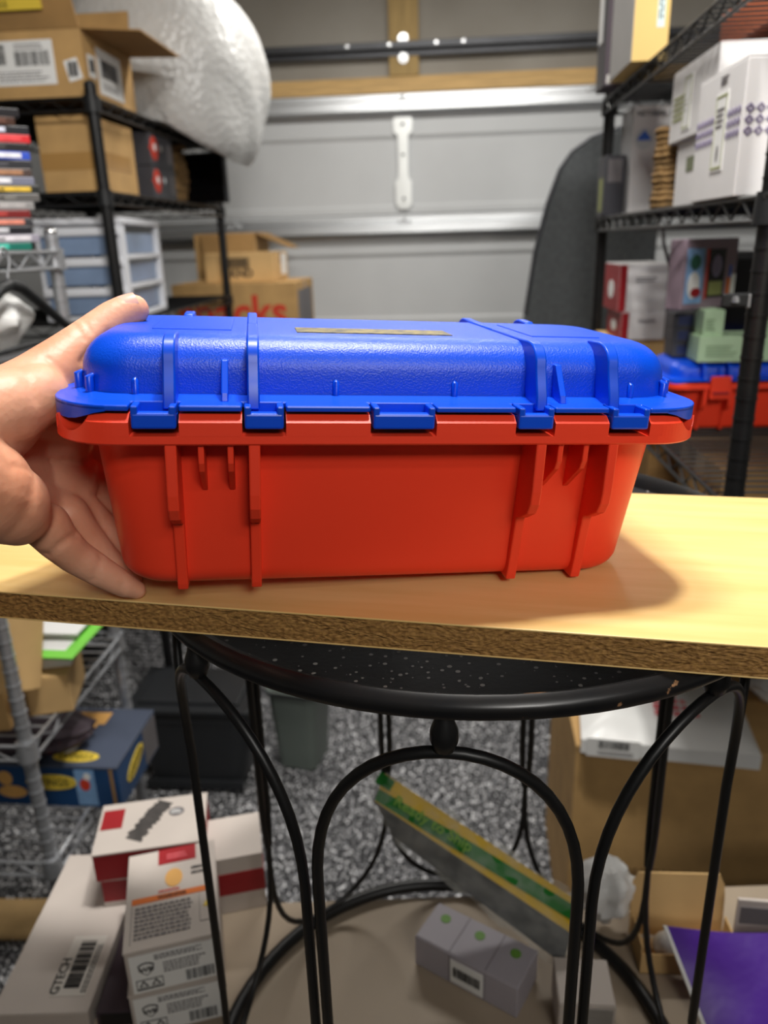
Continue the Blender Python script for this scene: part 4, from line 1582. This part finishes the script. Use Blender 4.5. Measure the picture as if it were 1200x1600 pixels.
# red and white boxes at the far end
zz = S3 + .0005
ta = carton('cardboard_box', 'low tan box under the red and white boxes on the right rack', rrk(.005, .80, zz), GY, (.12, .20, .110), KRAFT_L, tape=False)
WR = [('white box with dark red end, lower one on the tan box', (.022, .795, zz + .1105), (.094, .15, .060)),
      ('larger white box with dark red end and white oval, upper one on the tan box', (.012, .795, zz + .171), (.102, .16, .100))]
for lab, (a, b_, z), dm_ in WR:
    g = retail('white_red_box', lab, rrk(a, b_, z), GY, dm_, WHITE, 'box', 'white boxes with red ends')
    fl_ = face(dm_, 'L')
    e_ = decal(g, 'red_end', MAROON, fl_, [[(.001, .001), (dm_[1] - .001, dm_[2] - .001)]])
    decal(e_, 'white_oval', PAPER, fl_, [oval(dm_[1] * .5, dm_[2] * .45, .03, dm_[2] * .2)], .0012)
    decal(g, 'red_edge', MAROON, face(dm_, 'F'), [[(.0005, .001), (.016, dm_[2] - .001)]])
    fineprint(g, face(dm_, 'F'), .035, dm_[2] * .62, .08, dm_[2] * .75, 2)
# dark speaker-like box and cable behind
sp2 = retail('tall_black_box', 'tall black box behind the toy pack on the right rack', rrk(.145, .72, zz), GY, (.16, .20, .29), BLACKP)
MB().box(.008, .152, -.003, 0, .012, .278, .002).build('front_panel', BLACKGLOSS, sp2)
cab = MB().tube([tuple(rrk(.060, .66, S2 - .034)), tuple(rrk(.062, .655, S2 - .06)), tuple(rrk(.075, .65, S2 - .10)), tuple(rrk(.105, .645, S2 - .14)), tuple(rrk(.14, .64, S2 - .165))], .0035, 8).build('cable', GREYINK, None, smooth=60)
tag(cab, 'grey cable hanging down from the second shelf of the right rack', 'cable')

# lowest shelf of the right rack: brown boxes in the shade, papers
zz = BENCHZ + .0505
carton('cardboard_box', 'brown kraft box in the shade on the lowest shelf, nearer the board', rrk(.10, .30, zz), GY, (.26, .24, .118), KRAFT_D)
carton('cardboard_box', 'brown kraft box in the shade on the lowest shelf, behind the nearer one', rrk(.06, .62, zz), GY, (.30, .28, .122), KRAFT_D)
pp = bent_sheet([[(x, y, .010 * math.sin(x * 30) ** 2 + .004) for x in np.linspace(0, .09, 10)] for y in np.linspace(0, .13, 5)], .0015).build('paper_packet', PAPER, None, loc=tuple(rrk(.008, .16, zz)), rz=GY, smooth=50)
tag(pp, 'white and red paper packet on the lowest shelf beside the board end', 'packet')
decal(pp, 'red_print', MAROON, (Vector((0, 0, .0155)), Vector((1, 0, 0)), Vector((0, 1, 0)), Vector((0, 0, 1))), [[(.02, .02), (.07, .05)]], .0008)

# dark grey padded board standing behind the rack
gp = empty('padded_board', (.36, 2.70, 0), R(-6))
tag(gp, 'tall dark grey padded board with rounded top standing by the garage door', 'padded board')
prof = [(0, 0), (.56, 0), (.56, 1.74), (.50, 1.765), (.42, 1.765), (.33, 1.74), (.27, 1.70), (.235, 1.65), (.20, 1.55), (.165, 1.40), (.14, 1.20)]
mb = MB().prism(prof, 0, .075, 'xz')
gpo = mb.build('pad', CHARCOAL, gp)
bv(gpo, .018, 3)
pip = MB().tube([(x, -.001, z) for x, z in prof[3:]], .006, 8).build('piping', DARKGREY, gp, smooth=60)

# ================================================================== BIG CARTON WITH MAILER, RIGHT BELOW
bc = carton('cardboard_box', 'big kraft carton with faint print under a white mailer, standing by the table', (.352, 1.225, 0), R(-6.7), (.52, .40, .536), KRAFT, tape=True)
dm_ = (.52, .40, .536)
fr = face(dm_, 'F')
fineprint(bc, fr, .05, .235, .30, .255, 2, mat('faint_brown_ink', (132, 102, 62), .7))
fineprint(bc, fr, .05, .115, .29, .185, 7, MATS['faint_brown_ink'])
lettering(bc, 'FULL RECYCLABLE CARTON', MATS['faint_brown_ink'], fr, .05, .262, .016) if False else None
ic = decal(bc, 'recycling_mark', INK, fr, [[(.255, .030), (.285, .052)]])
for q in (.262, .277):
    decal(ic, 'arrow_ring', KRAFT, fr, [oval(q, .041, .0055, .0075, 3, PI / 2)], .0012)
# mailer: a soft pillow shape
ml = empty('poly_mailer', (.352, 1.195, .5375), R(-12))
tag(ml, 'white poly mailer with red stamp and barcode label on the big kraft carton', 'mailer')
mb = MB()
nx, ny = 26, 22
top, bot = [], []
rs = np.random.default_rng(5)
for i in range(nx):
    for j in range(ny):
        u, v = i / (nx - 1), j / (ny - 1)
        e = min(1, 4.5 * min(u, 1 - u, v, 1 - v) + .25)
        hh = .062 * e ** .4 + .004 * math.sin(9 * u + 4 * v) * e
        top.append((u * .31, v * .28, hh))
        bot.append((u * .31 + .004 * math.sin(5 * v), v * .28, .0 + (.006 if min(u, 1 - u, v, 1 - v) == 0 else 0)))
N = nx * ny
fs = []
for i in range(nx - 1):
    for j in range(ny - 1):
        a, b_, c, d = i * ny + j, (i + 1) * ny + j, (i + 1) * ny + j + 1, i * ny + j + 1
        fs += [(a, b_, c, d), (N + a, N + d, N + c, N + b_)]
ed = [j for j in range(ny)] + [i * ny + ny - 1 for i in range(1, nx)] + [(nx - 1) * ny + j for j in range(ny - 2, -1, -1)] + [i * ny for i in range(nx - 2, 0, -1)]
for k in range(len(ed)):
    a, b_ = ed[k], ed[(k + 1) % len(ed)]
    fs.append((a, b_, N + b_, N + a))
mb.add(top + bot, fs)
mlo = mb.build('pouch', WHITEPOLY, ml, smooth=50)
fr = (Vector((0, -.0005, 0)), Vector((1, 0, 0)), Vector((0, -.05, 1)).normalized(), Vector((0, -1, -.05)).normalized())
lbm = decal(ml, 'barcode_label', PAPER, fr, [[(.01, .004), (.105, .044)]], .003)
barcode(lbm, fr, .03, .024, .085, .040, lift=.0032)
fineprint(lbm, fr, .03, .010, .095, .018, 2, lift=.0032)
fr = (Vector((0, 0, .064)), Vector((1, 0, 0)), Vector((0, 1, 0)), Vector((0, 0, 1)))
st = decal(ml, 'red_stamp', PINKINK, fr, [[(.135 + .017 * i, .06 + .021 * j), (.135 + .017 * i + .012, .06 + .021 * j + .012)] for i in range(5) for j in range(4)], .001)
cr_ = crumple('paper_scrap', 'crumpled white paper scrap on the big kraft carton beside the mailer', 'paper', (.800, 1.36, .537), .10, .09, .05, WHITE, 9)

# ================================================================== THINGS ON THE TABLE
TT = TZ + .0004
# long flat box at the table's left end
lg = MB().box(0, .108, 0, .235, 0, .030, .001).build('long_box', WARMW, None, loc=(-.452, .62, TT), rz=R(0))
tag(lg, 'long flat off-white box with barcode lying at the left end of table', 'box')
dm_ = (.108, .235, .030)
fr = face(dm_, 'T')
MB().box(.001, .107, -.0008, .001, .002, .028, .0003).build('end_flap', WARMW, lg)
lbb = decal(lg, 'barcode_label', mat('off_white_label', (208, 202, 194), .6), fr, [[(.058, .020), (.098, .100)]], .0004)
barcode(lbb, fr, .070, .030, .088, .092, True)
lettering(lbb, 'GTECH', INK, fr, .066, .022, .0145, PI / 2, bold=.0003)
fineprint(lbb, fr, .091, .024, .098, .098, 2, INK, vertical=True)
pl = MB().box(0, .043, 0, .13, 0, .022, .001).build('dark_sleeve', PLUM, None, loc=(-.338, .625, TT), rz=R(2))
tag(pl, 'dark plum cardboard sleeve between the long box and ornament boxes', 'sleeve')
MB().box(.004, .039, -.0008, .001, .002, .020, .0003).build('end_flap', INK, pl)


def smudge(cx, cy, w, h, a, n=26, seed=1):
    rs = random.Random(seed)
    top, bot = [], []
    for k in range(n + 1):
        x = -w / 2 + w * k / n
        top.append((x, h / 2 + rs.uniform(-.04, .04) * w))
        bot.append((x, -h / 2 + rs.uniform(-.04, .04) * w))
    c, s = math.cos(a), math.sin(a)
    return [(cx + x * c - y * s, cy + x * s + y * c) for x, y in bot + top[::-1]]


def ornament_box(label, P, yaw, dims, sides=MAROON, top=WARMW, group='red and white ornament boxes', band=True):
    """white lid over a dark red box"""
    w, d, h = dims
    b = MB().box(0, w, 0, d, 0, h, .0009).build('ornament_box', sides, None, loc=P, rz=yaw)
    tag(b, label, 'box', group)
    MB().box(-.0008, w + .0008, -.0008, d + .0008, h - .0015, h + .0012, .0005).build('lid', top, b)
    if band:
        MB().box(-.0006, w + .0006, -.0006, d + .0006, 0, .006, .0003).build('bottom_band', top, b)
    return b


rb1 = ornament_box('dark red box with white edges, under the smudged white box', (-.372, .764, .6562), R(6), (.130, .084, .0415))
rb2 = ornament_box('white-topped dark red box with black smudge, top of the back stack', (-.375, .760, .6992), R(9), (.136, .090, .0415), band=False)
dm_ = (.136, .090, .0427)
fr = face(dm_, 'T')
decal(rb2, 'red_label', MAROON, fr, [[(.003, .042), (.030, .078)]], .0006)
decal(rb2, 'black_smudge', mat('smudge_ink', (66, 62, 60), .7, var=.2, vscale=80), fr, [smudge(.064, .050, .074, .022, R(62), seed=4)], .0006)
og = decal(rb2, 'grey_oval', GREYINK, fr, [oval(.098, .060, .010, .008)], .0006)
fineprint(og, fr, .091, .056, .105, .064, 2, PAPER, lift=.0008)
for k, zz in enumerate((.6255,)):
    # support under the back stack, hidden behind the front boxes
    ornament_box('white box at the bottom of the back stack, behind the ornament boxes', (-.345, .790, zz), R(6), (.085, .05, .0290), sides=WARMW)
bw = ornament_box('white box with dark red band, behind the ornament boxes beside the stool leg', (-.250, .770, .6254), R(12), (.082, .075, .088), sides=WARMW, band=False)
MB().box(-.0008, .0828, -.0008, .0758, .030, .064).build('red_band', MAROON, bw)
# the front stack: two ornament boxes, seen from above
fd = (.100, .140, .061)


def front_box(label, P, yaw):
    b = ornament_box(label, P, yaw, fd, sides=WARMW, group='printed ornament boxes', band=False)
    dm_ = (fd[0], fd[1], fd[2] + .0012)
    fr = face(dm_, 'F')
    pnl = decal(b, 'white_panel', PAPER, fr, [[(.004, .004), (.096, .056)]], .0008, lift=.0009)
    fineprint(pnl, fr, .030, .046, .085, .054, 3, lift=.0018)
    fineprint(pnl, fr, .038, .026, .086, .042, 4, lift=.0018)
    # shield mark
    sh = [(.012, .042), (.016, .0445), (.0205, .0455), (.025, .0445), (.029, .042), (.028, .034), (.0205, .027), (.013, .034)]
    s1 = decal(pnl, 'shield_mark', INK, fr, [sh], .0004, lift=.0018)
    decal(s1, 'shield_field', PAPER, fr, [[(.0205 + (x - .0205) * .82, .037 + (y - .037) * .82) for x, y in sh]], .0004, lift=.0022)
    lettering(s1, 'WB', INK, fr, .0205, .0335, .0085, 0, 'CENTER', lift=.0027, bold=.0003)
    rc = decal(pnl, 'recycling_mark', INK, fr, [[(.008, .008), (.036, .010)], [(.008, .010), (.0088, .022)], [(.0352, .010), (.036, .022)], [(.008, .0212), (.036, .022)]], .0004, lift=.0018)
    for cx in (.0155, .0285):
        decal(rc, 'arrow_ring', INK, fr, [[(cx + q * math.cos(R(90 + 120 * i)), .0150 + q * math.sin(R(90 + 120 * i))) for i in range(3)] for q in (.0058,)], .0004, lift=.0018)
        decal(rc, 'arrow_gap', PAPER, fr, [[(cx + q * math.cos(R(90 + 120 * i)), .0150 + q * math.sin(R(90 + 120 * i))) for i in range(3)] for q in (.0030,)], .0004, lift=.0022)
    barcode(pnl, fr, .060, .008, .090, .022, lift=.0018)
    return b


f1 = front_box('printed white ornament box, lower one of the front stack on the table', (-.292, .612, TT), R(13))
f2 = front_box('printed white ornament box with orange warning strip, on top of front stack', (-.288, .610, TT + .0632), R(14))
dm_ = (fd[0], fd[1], fd[2] + .0012)
fr = face(dm_, 'T')
rl = decal(f2, 'red_label', MAROON, fr, [[(.034, .116), (.078, .140)]], .0006)
fineprint(rl, fr, .044, .122, .068, .132, 2, PINKINK, lift=.0008)
decal(f2, 'tan_print', FLESHTONE, fr, [oval(.052, .092, .010, .014)], .0006)
fineprint(f2, fr, .072, .090, .092, .106, 2, INK)
fineprint(f2, fr, .035, .072, .066, .077, 1, REDINK)
os_ = decal(f2, 'orange_strip', ORANGE, fr, [[(.006, .062), (.096, .070)]], .0006)
lettering(os_, 'WARNING', INK, fr, .050, .0635, .0065, 0, 'CENTER', lift=.0010, bold=.0002)
fineprint(f2, fr, .010, .012, .078, .058, 8, GREYINK)
decal(f2, 'yellow_triangle', YELLOW, fr, [[(.084, .040), (.094, .040), (.089, .049)]], .0008)
decal(f2, 'print_frame', GREYINK, fr, [[(.006, .008), (.0066, .060)], [(.0800, .020), (.0804, .060)], [(.0964, .020), (.0968, .060)], [(.080, .020), (.0968, .0204)]], .0005)

# lavender box with green dots
lvb = retail('dotted_box', 'lavender grey box with three green dots on top, under the stool', (.022, .694, TT), R(-33.7), (.132, .058, .044), LAV)
dm_ = (.132, .058, .0449)
fr = face(dm_, 'T')
for k in range(3):
    decal(lvb, 'green_dot', GREENDOT, fr, [oval(.020 + .046 * k, .040, .0062, .0062)], .0006)
for x in (.045, .091):
    decal(lvb, 'fold_line', GREYINK, fr, [[(x, .002), (x + .0006, .056)]], .0004)
fr = face(dm_, 'F')
pnl = decal(lvb, 'white_label', PAPER, fr, [[(.048, .004), (.090, .038)]], .0006)
barcode(pnl, fr, .052, .014, .086, .028)
decal(lvb, 'fold_line', GREYINK, fr, [[(.0915, .002), (.0921, .042)], [(.046, .002), (.0466, .042)]], .0004)

# the long yellow and green packet in a clear bag, leaning on the lavender box
c_ = [(0.0044, 0.7520, 0.7793), (0.1940, 0.6620, 0.6650), (-0.0217, 0.7570, 0.8140), (0.1980, 0.6650, 0.7000), (-0.0175, 0.7780, 0.8250), (0.2160, 0.7020, 0.7080), (0.0012, 0.7730, 0.7901), (0.2110, 0.7000, 0.6720)]
FB_far, FB_near, FT_far, FT_near, BT_far, BT_near, BB_far, BB_near = [Vector(p) for p in c_]
BT_far = FT_far + Vector((.013, .034, .013))
BT_near = FT_near + Vector((.013, .034, .013))
FB_far += Vector((-.004, -.004, -.012))
FB_near += Vector((-.002, -.002, -.008))
rts = empty('mailing_packet', FB_far, 0)
tag(rts, 'long yellow and green packet in a clear plastic bag leaning under the stool', 'packet')


def rel(v):
    return v - FB_far


mb = MB()
sect = lambda t: [FB_far.lerp(FB_near, t), FT_far.lerp(FT_near, t), BT_far.lerp(BT_near, t), BB_far.lerp(BB_near, t)]
mb.loft([[rel(p) for p in sect(t)] for t in (0, .02, .98, 1)])
pko = mb.build('grey_block', mat('dark_grey_packet', (86, 88, 90), .55, var=.2, vscale=30), rts)


def onquad(p00, p10, p01, p11, lift, polys, name, m):
    n = (p10 - p00).cross(p01 - p00).normalized() * lift
    if n.z < 0:
        n = -n
    mb = MB()
    for poly in polys:
        P_ = [rel(p00.lerp(p10, u).lerp(p01.lerp(p11, u), v)) for u, v in poly]
        mb.loft([[p for p in P_], [p + n for p in P_]])
    return mb.build(name, m, rts)


onquad(FT_far, FT_near, BT_far, BT_near, .0012, [[(0.0, 0), (1, 0), (1, 1), (.0, 1)]], 'yellow_face', mat('yellow_card', (206, 168, 24), .5, var=.06))
onquad(FT_far, FT_near, BT_far, BT_near, .0020, [[(0, 0.02), (1, .34), (1, .80), (.5, .66), (0, .42)]], 'green_band', GREEN)
onquad(FT_far, FT_near, BT_far, BT_near, .0016, [[(-.03, .55), (.05, .55), (.06, .95), (-.02, .98)]], 'green_tip', GREEN)
xd = (FT_near - FT_far).normalized()
nn = xd.cross((BT_far - FT_far)).normalized()
if nn.z < 0:
    nn = -nn
yd = nn.cross(xd).normalized()
lettering(rts, 'Ready to Ship', mat('pale_green_lettering', (120, 160, 70), .5), (rel(FT_far), xd, yd, nn), .020, .0085, .0190, .030, lift=.0038, bold=.0003)
fl = MB()
for t0, grow in ((0, 1),):
    ringsf = []
    for t in np.linspace(-.06, 1.05, 14):
        k = 1.18 if 0 < t < 1 else .9
        q = sect(max(0, min(1, t)))
        off = (FB_near - FB_far) * (t - max(0, min(1, t)))
        cen = sum((p for p in q), Vector()) / 4
        ring = []
        pts8 = []
        for i in range(4):
            a, b_ = q[i], q[(i + 1) % 4]
            pts8 += [a, a.lerp(b_, .33), a.lerp(b_, .66)]
        for i, p in enumerate(pts8):
            wv = 1 + .10 * math.sin(t * 23 + i * 1.9)
            ring.append(rel(cen + (p - cen) * k * wv + off))
        ringsf.append(ring)
    fl.loft(ringsf)
flo = fl.build('clear_bag', FILM, rts, smooth=50)

# small white box, white bag, kraft mailer box, purple mailer at the table's right
wb = retail('small_white_box', 'small off-white box with foil patch at the right of stool leg', (.172, .598, TT), R(-5.8), (.060, .058, .050), WARMW)
decal(wb, 'foil_patch', GALV, face((.060, .058, .0509), 'F'), [[(.028, .012), (.057, .046)]])
wbag = crumple('white_bag', 'crumpled white bag between small white box and kraft mailer', 'bag', (.262, .745, TZ + .017), .062, .055, .066, WHITEPOLY, 14)
km = empty('kraft_mailer_box', (.286, .672, TT), R(-4))
tag(km, 'opened kraft mailer box with rounded tuck flap behind the purple mailer', 'box')
kd = (.112, .048, .050)
MB().box(0, kd[0], 0, .002, 0, .03).build('front_wall', KRAFT_L, km)
MB().box(0, .002, .002, kd[1], 0, kd[2] * .8).build('side_wall', KRAFT_L, km)
MB().box(kd[0] - .002, kd[0], .002, kd[1], 0, kd[2] * .8).build('side_wall', KRAFT_L, km)
MB().box(0, kd[0], 0, kd[1], 0, .002).build('bottom', KRAFT_L, km)
rows = []
for v in np.linspace(0, 1, 7):
    w_ = .5 if v < .8 else .5 - (v - .8) * .35
    rows.append([(kd[0] / 2 + kd[0] * 2 * w_ * (u - .5), kd[1] + .006 + .01 * v, v * .088 + .002) for u in np.linspace(0, 1, 9)])
bent_sheet(rows, .0025).build('tuck_flap', KRAFT_L, km, smooth=30)
ins = MB().ball((.050, .024, .018), .024, 16, 8, (1.3, .8, .8)).build('white_lining', WHITEPOLY, km, smooth=60)
# purple poly mailer standing up, facing the camera
pr_ = empty('purple_mailer', (.298, .600, TT), R(-5.5))
tag(pr_, 'shiny purple poly mailer standing at the right end of the table', 'mailer')
rows = []
for v in np.linspace(0, 1, 14):
    rows.append([(.23 * u + .034 * (1 - v) + .004, .003 * math.sin(7 * u + 3 * v) + .005 * math.sin(2.6 * v + u) + .063 * v ** 1.1, .004 + .076 * v) for u in np.linspace(0, 1, 18)])
bent_sheet(rows, .004).build('pouch', PURPLEPL, pr_, smooth=50)
rows = []
for v in np.linspace(0, 1, 8):
    rows.append([(.034 * (1 - v) + .004 * u, .005 * math.sin(2.6 * v) + .063 * v ** 1.1 + .001, .004 + .076 * v) for u in (0, 1)])
bent_sheet(rows, .005).build('white_edge', WHITEPOLY, pr_)
wc = MB().box(0, .05, 0, .004, 0, .09, .001).build('white_card', WARMW, None, loc=(.400, .690, TT), rz=R(-8))
tag(wc, 'white card standing behind the purple mailer at the table end', 'card')
MB().box(.004, .046, -.0008, 0, .055, .080).build('grey_panel', GREYINK, wc)


# ================================================================== THE HAND
def capsule_chain(mb, pts, n=20):
    """tapered chain of joints with rounded ends: pts = (x, y, z, r)"""
    for (a, b) in zip(pts[:-1], pts[1:]):
        pa, pb = Vector(a[:3]), Vector(b[:3])
        ra, rb = a[3], b[3]
        d = (pb - pa)
        L = d.length
        d = d / L if L > 1e-9 else Vector((0, 0, 1))
        up_ = d.orthogonal().normalized()
        s = d.cross(up_)
        rings = []
        m = 7
        for k in range(1, m):
            t = PI / 2 * k / m
            rings.append((pa - d * ra * math.cos(t), ra * math.sin(t)))
        for k in range(0, 7):
            f = k / 6
            rings.append((pa.lerp(pb, f), ra + (rb - ra) * f))
        for k in range(1, m):
            t = PI / 2 * k / m
            rings.append((pb + d * rb * math.sin(t), rb * math.cos(t)))
        mb.loft([[c + (up_ * math.cos(2 * PI * i / n) + s * math.sin(2 * PI * i / n)) * max(r, .0004) for i in range(n)] for c, r in rings])


HAND = {
    'thumb': [(-0.2273, 0.3750, 1.3538, 0.0296), (-0.2094, 0.4100, 1.3651, 0.0242), (-0.1930, 0.4350, 1.3793, 0.0183), (-0.1804, 0.4550, 1.3919, 0.0146), (-0.1689, 0.4700, 1.4028, 0.0121), (-0.1601, 0.4790, 1.4096, 0.0116), (-0.1537, 0.4840, 1.4132, 0.0108), (-0.1498, 0.4860, 1.4145, 0.0097)],
    'thenar': [(-0.2158, 0.3900, 1.3681, 0.0257), (-0.1989, 0.4050, 1.3718, 0.0211), (-0.1875, 0.4200, 1.3754, 0.0168)],
    'web': [(-0.1978, 0.4400, 1.3637, 0.0148), (-0.1949, 0.4700, 1.3493, 0.0143)],
    'palm_a': [(-0.2269, 0.4000, 1.3557, 0.0306), (-0.2196, 0.4550, 1.3416, 0.0186), (-0.2020, 0.4820, 1.3343, 0.0164)],
    'palm_b': [(-0.2299, 0.4000, 1.3417, 0.0310), (-0.2178, 0.4550, 1.3193, 0.0181), (-0.2007, 0.4780, 1.3075, 0.0158)],
    'palm_c': [(-0.2288, 0.4000, 1.3308, 0.0295), (-0.2120, 0.4480, 1.3028, 0.0173), (-0.1979, 0.4680, 1.2889, 0.0140)],
    'hypothenar': [(-0.2227, 0.3600, 1.3514, 0.0326), (-0.2100, 0.3780, 1.3354, 0.0289), (-0.1997, 0.3880, 1.3237, 0.0218), (-0.1979, 0.3920, 1.3172, 0.0179)],
    'pinky': [(-0.1927, 0.4120, 1.3022, 0.0139), (-0.1892, 0.4140, 1.2935, 0.0122), (-0.1832, 0.4200, 1.2804, 0.0107), (-0.1711, 0.4270, 1.2658, 0.0095), (-0.1610, 0.4320, 1.2551, 0.0081), (-0.1551, 0.4360, 1.2495, 0.0060)],
    'ring': [(-0.1971, 0.4520, 1.2946, 0.0135), (-0.1907, 0.4550, 1.2792, 0.0117), (-0.1803, 0.4580, 1.2600, 0.0103), (-0.1663, 0.4600, 1.2464, 0.0079)],
    'middle_base': [(-.1990, .4700, 1.2960, .0130), (-.1880, .4740, 1.2800, .0112), (-.1740, .4760, 1.2660, .0098), (-.150, .474, 1.2550, .0082)],
    'index': [(-.198, .497, 1.332, .0125), (-.186, .512, 1.290, .0105), (-.172, .508, 1.262, .0092), (-.140, .505, 1.2535, .0080)],
    'middle': [(-.197, .488, 1.310, .0125), (-.182, .495, 1.279, .0105), (-.160, .488, 1.260, .0092), (-.128, .482, 1.2535, .0080)],
    'wrist': [(-.330, .352, 1.345, .038), (-.228, .385, 1.355, .032)],
    'wrist_b': [(-.330, .352, 1.320, .034), (-.225, .370, 1.345, .034)],
}
hm = MB()
for k_, pts in HAND.items():
    capsule_chain(hm, pts)
hand = hm.build('hand', SKIN)
tag(hand, 'bare left hand gripping the case end, thumb on its lid, fingers under it', 'hand')
rmod = hand.modifiers.new('remesh', 'REMESH')
rmod.mode = 'VOXEL'
rmod.voxel_size = .0016
smod = hand.modifiers.new('smooth', 'SMOOTH')
smod.factor = .5
smod.iterations = 12
dg = bpy.context.evaluated_depsgraph_get()
hme = bpy.data.meshes.new_from_object(hand.evaluated_get(dg))
hand.modifiers.clear()
hand.data = hme
hme.name = 'hand'
if not hme.materials:
    hme.materials.append(SKIN)
# skin creases pressed into the surface
CREASES = [
    ([(-.1699, .4437, 1.3899), (-.1671, .4506, 1.3950), (-.1642, .4567, 1.3989), (-.1599, .4637, 1.4028)], .0015),
    ([(-.1766, .4587, 1.4097), (-.1720, .4526, 1.4058), (-.1697, .4506, 1.4024)], .0007),
    ([(-.1734, .4631, 1.4121), (-.1689, .4574, 1.4085), (-.1669, .4558, 1.4057)], .0006),
    ([(-.1923, .4046, 1.2871), (-.1833, .4037, 1.2935), (-.1788, .4093, 1.2962), (-.1773, .4147, 1.2952)], .0016),
    ([(-.1729, .4165, 1.2659), (-.1697, .4168, 1.2723), (-.1686, .4228, 1.2779)], .0009),
    ([(-.1625, .4252, 1.2514), (-.1595, .4237, 1.2585)], .0007),
    ([(-.1854, .3727, 1.3489), (-.1835, .3847, 1.3433)], .0008),
    ([(-.1903, .3745, 1.3578), (-.1872, .3727, 1.3529), (-.1852, .3703, 1.3475)], .0006),
    ([(-.2016, .4532, 1.3295), (-.1956, .4664, 1.3248), (-.1899, .4759, 1.3186)], .0012),
    ([(-.1829, .4297, 1.3941), (-.1777, .4295, 1.3887), (-.1747, .4319, 1.3822)], .0006),
    ([(-.1916, .4123, 1.3918), (-.1830, .4012, 1.3849), (-.1799, .3984, 1.3770)], .0006),
]
nv = len(hme.vertices)
cov = np.empty(nv * 3)
hme.vertices.foreach_get('co', cov)
cov = cov.reshape(-1, 3)
nov = np.empty(nv * 3)
hme.vertices.foreach_get('normal', nov)
nov = nov.reshape(-1, 3)
push = np.zeros(nv)
for line, depth in CREASES:
    for p, q in zip(line[:-1], line[1:]):
        p, q = np.array(p), np.array(q)
        d = q - p
        t = np.clip(((cov - p) @ d) / (d @ d), 0, 1)
        dist = np.linalg.norm(cov - (p + t[:, None] * d), axis=1)
        push = np.maximum(push, depth * np.exp(-(dist / .0024) ** 2))
cov -= nov * push[:, None]
cov[:, 2] = np.maximum(cov[:, 2], BZ + BT + .0003)
hme.vertices.foreach_set('co', cov.ravel())
hme.update()
hme.polygons.foreach_set('use_smooth', [True] * len(hme.polygons))
# thumbnail
nb = MB()
rows = []
for v in np.linspace(-1, 1, 9):
    rows.append([(.0062 * u * (1 - .12 * max(0, v)), .0075 * v, -.0022 * u * u - .0006 * v * v - (.001 if abs(u) > .99 else 0)) for u in np.linspace(-1, 1, 9)])
nail = bent_sheet(rows, .0009).build('thumbnail', SKIN_NAIL, None, smooth=60)
tip, ip = Vector(HAND['thumb'][-1][:3]), Vector(HAND['thumb'][-2][:3])
d_ = (tip - ip).normalized()
upn = Vector((-.06, -.50, .86))
upn = (upn - d_ * upn.dot(d_)).normalized()
sd = d_.cross(upn)
nail.matrix_world = Matrix(((sd.x, d_.x, upn.x, 0), (sd.y, d_.y, upn.y, 0), (sd.z, d_.z, upn.z, 0), (0, 0, 0, 1)))
nail.matrix_world.translation = tip - d_ * .0040 + upn * .0101
nail.parent = hand
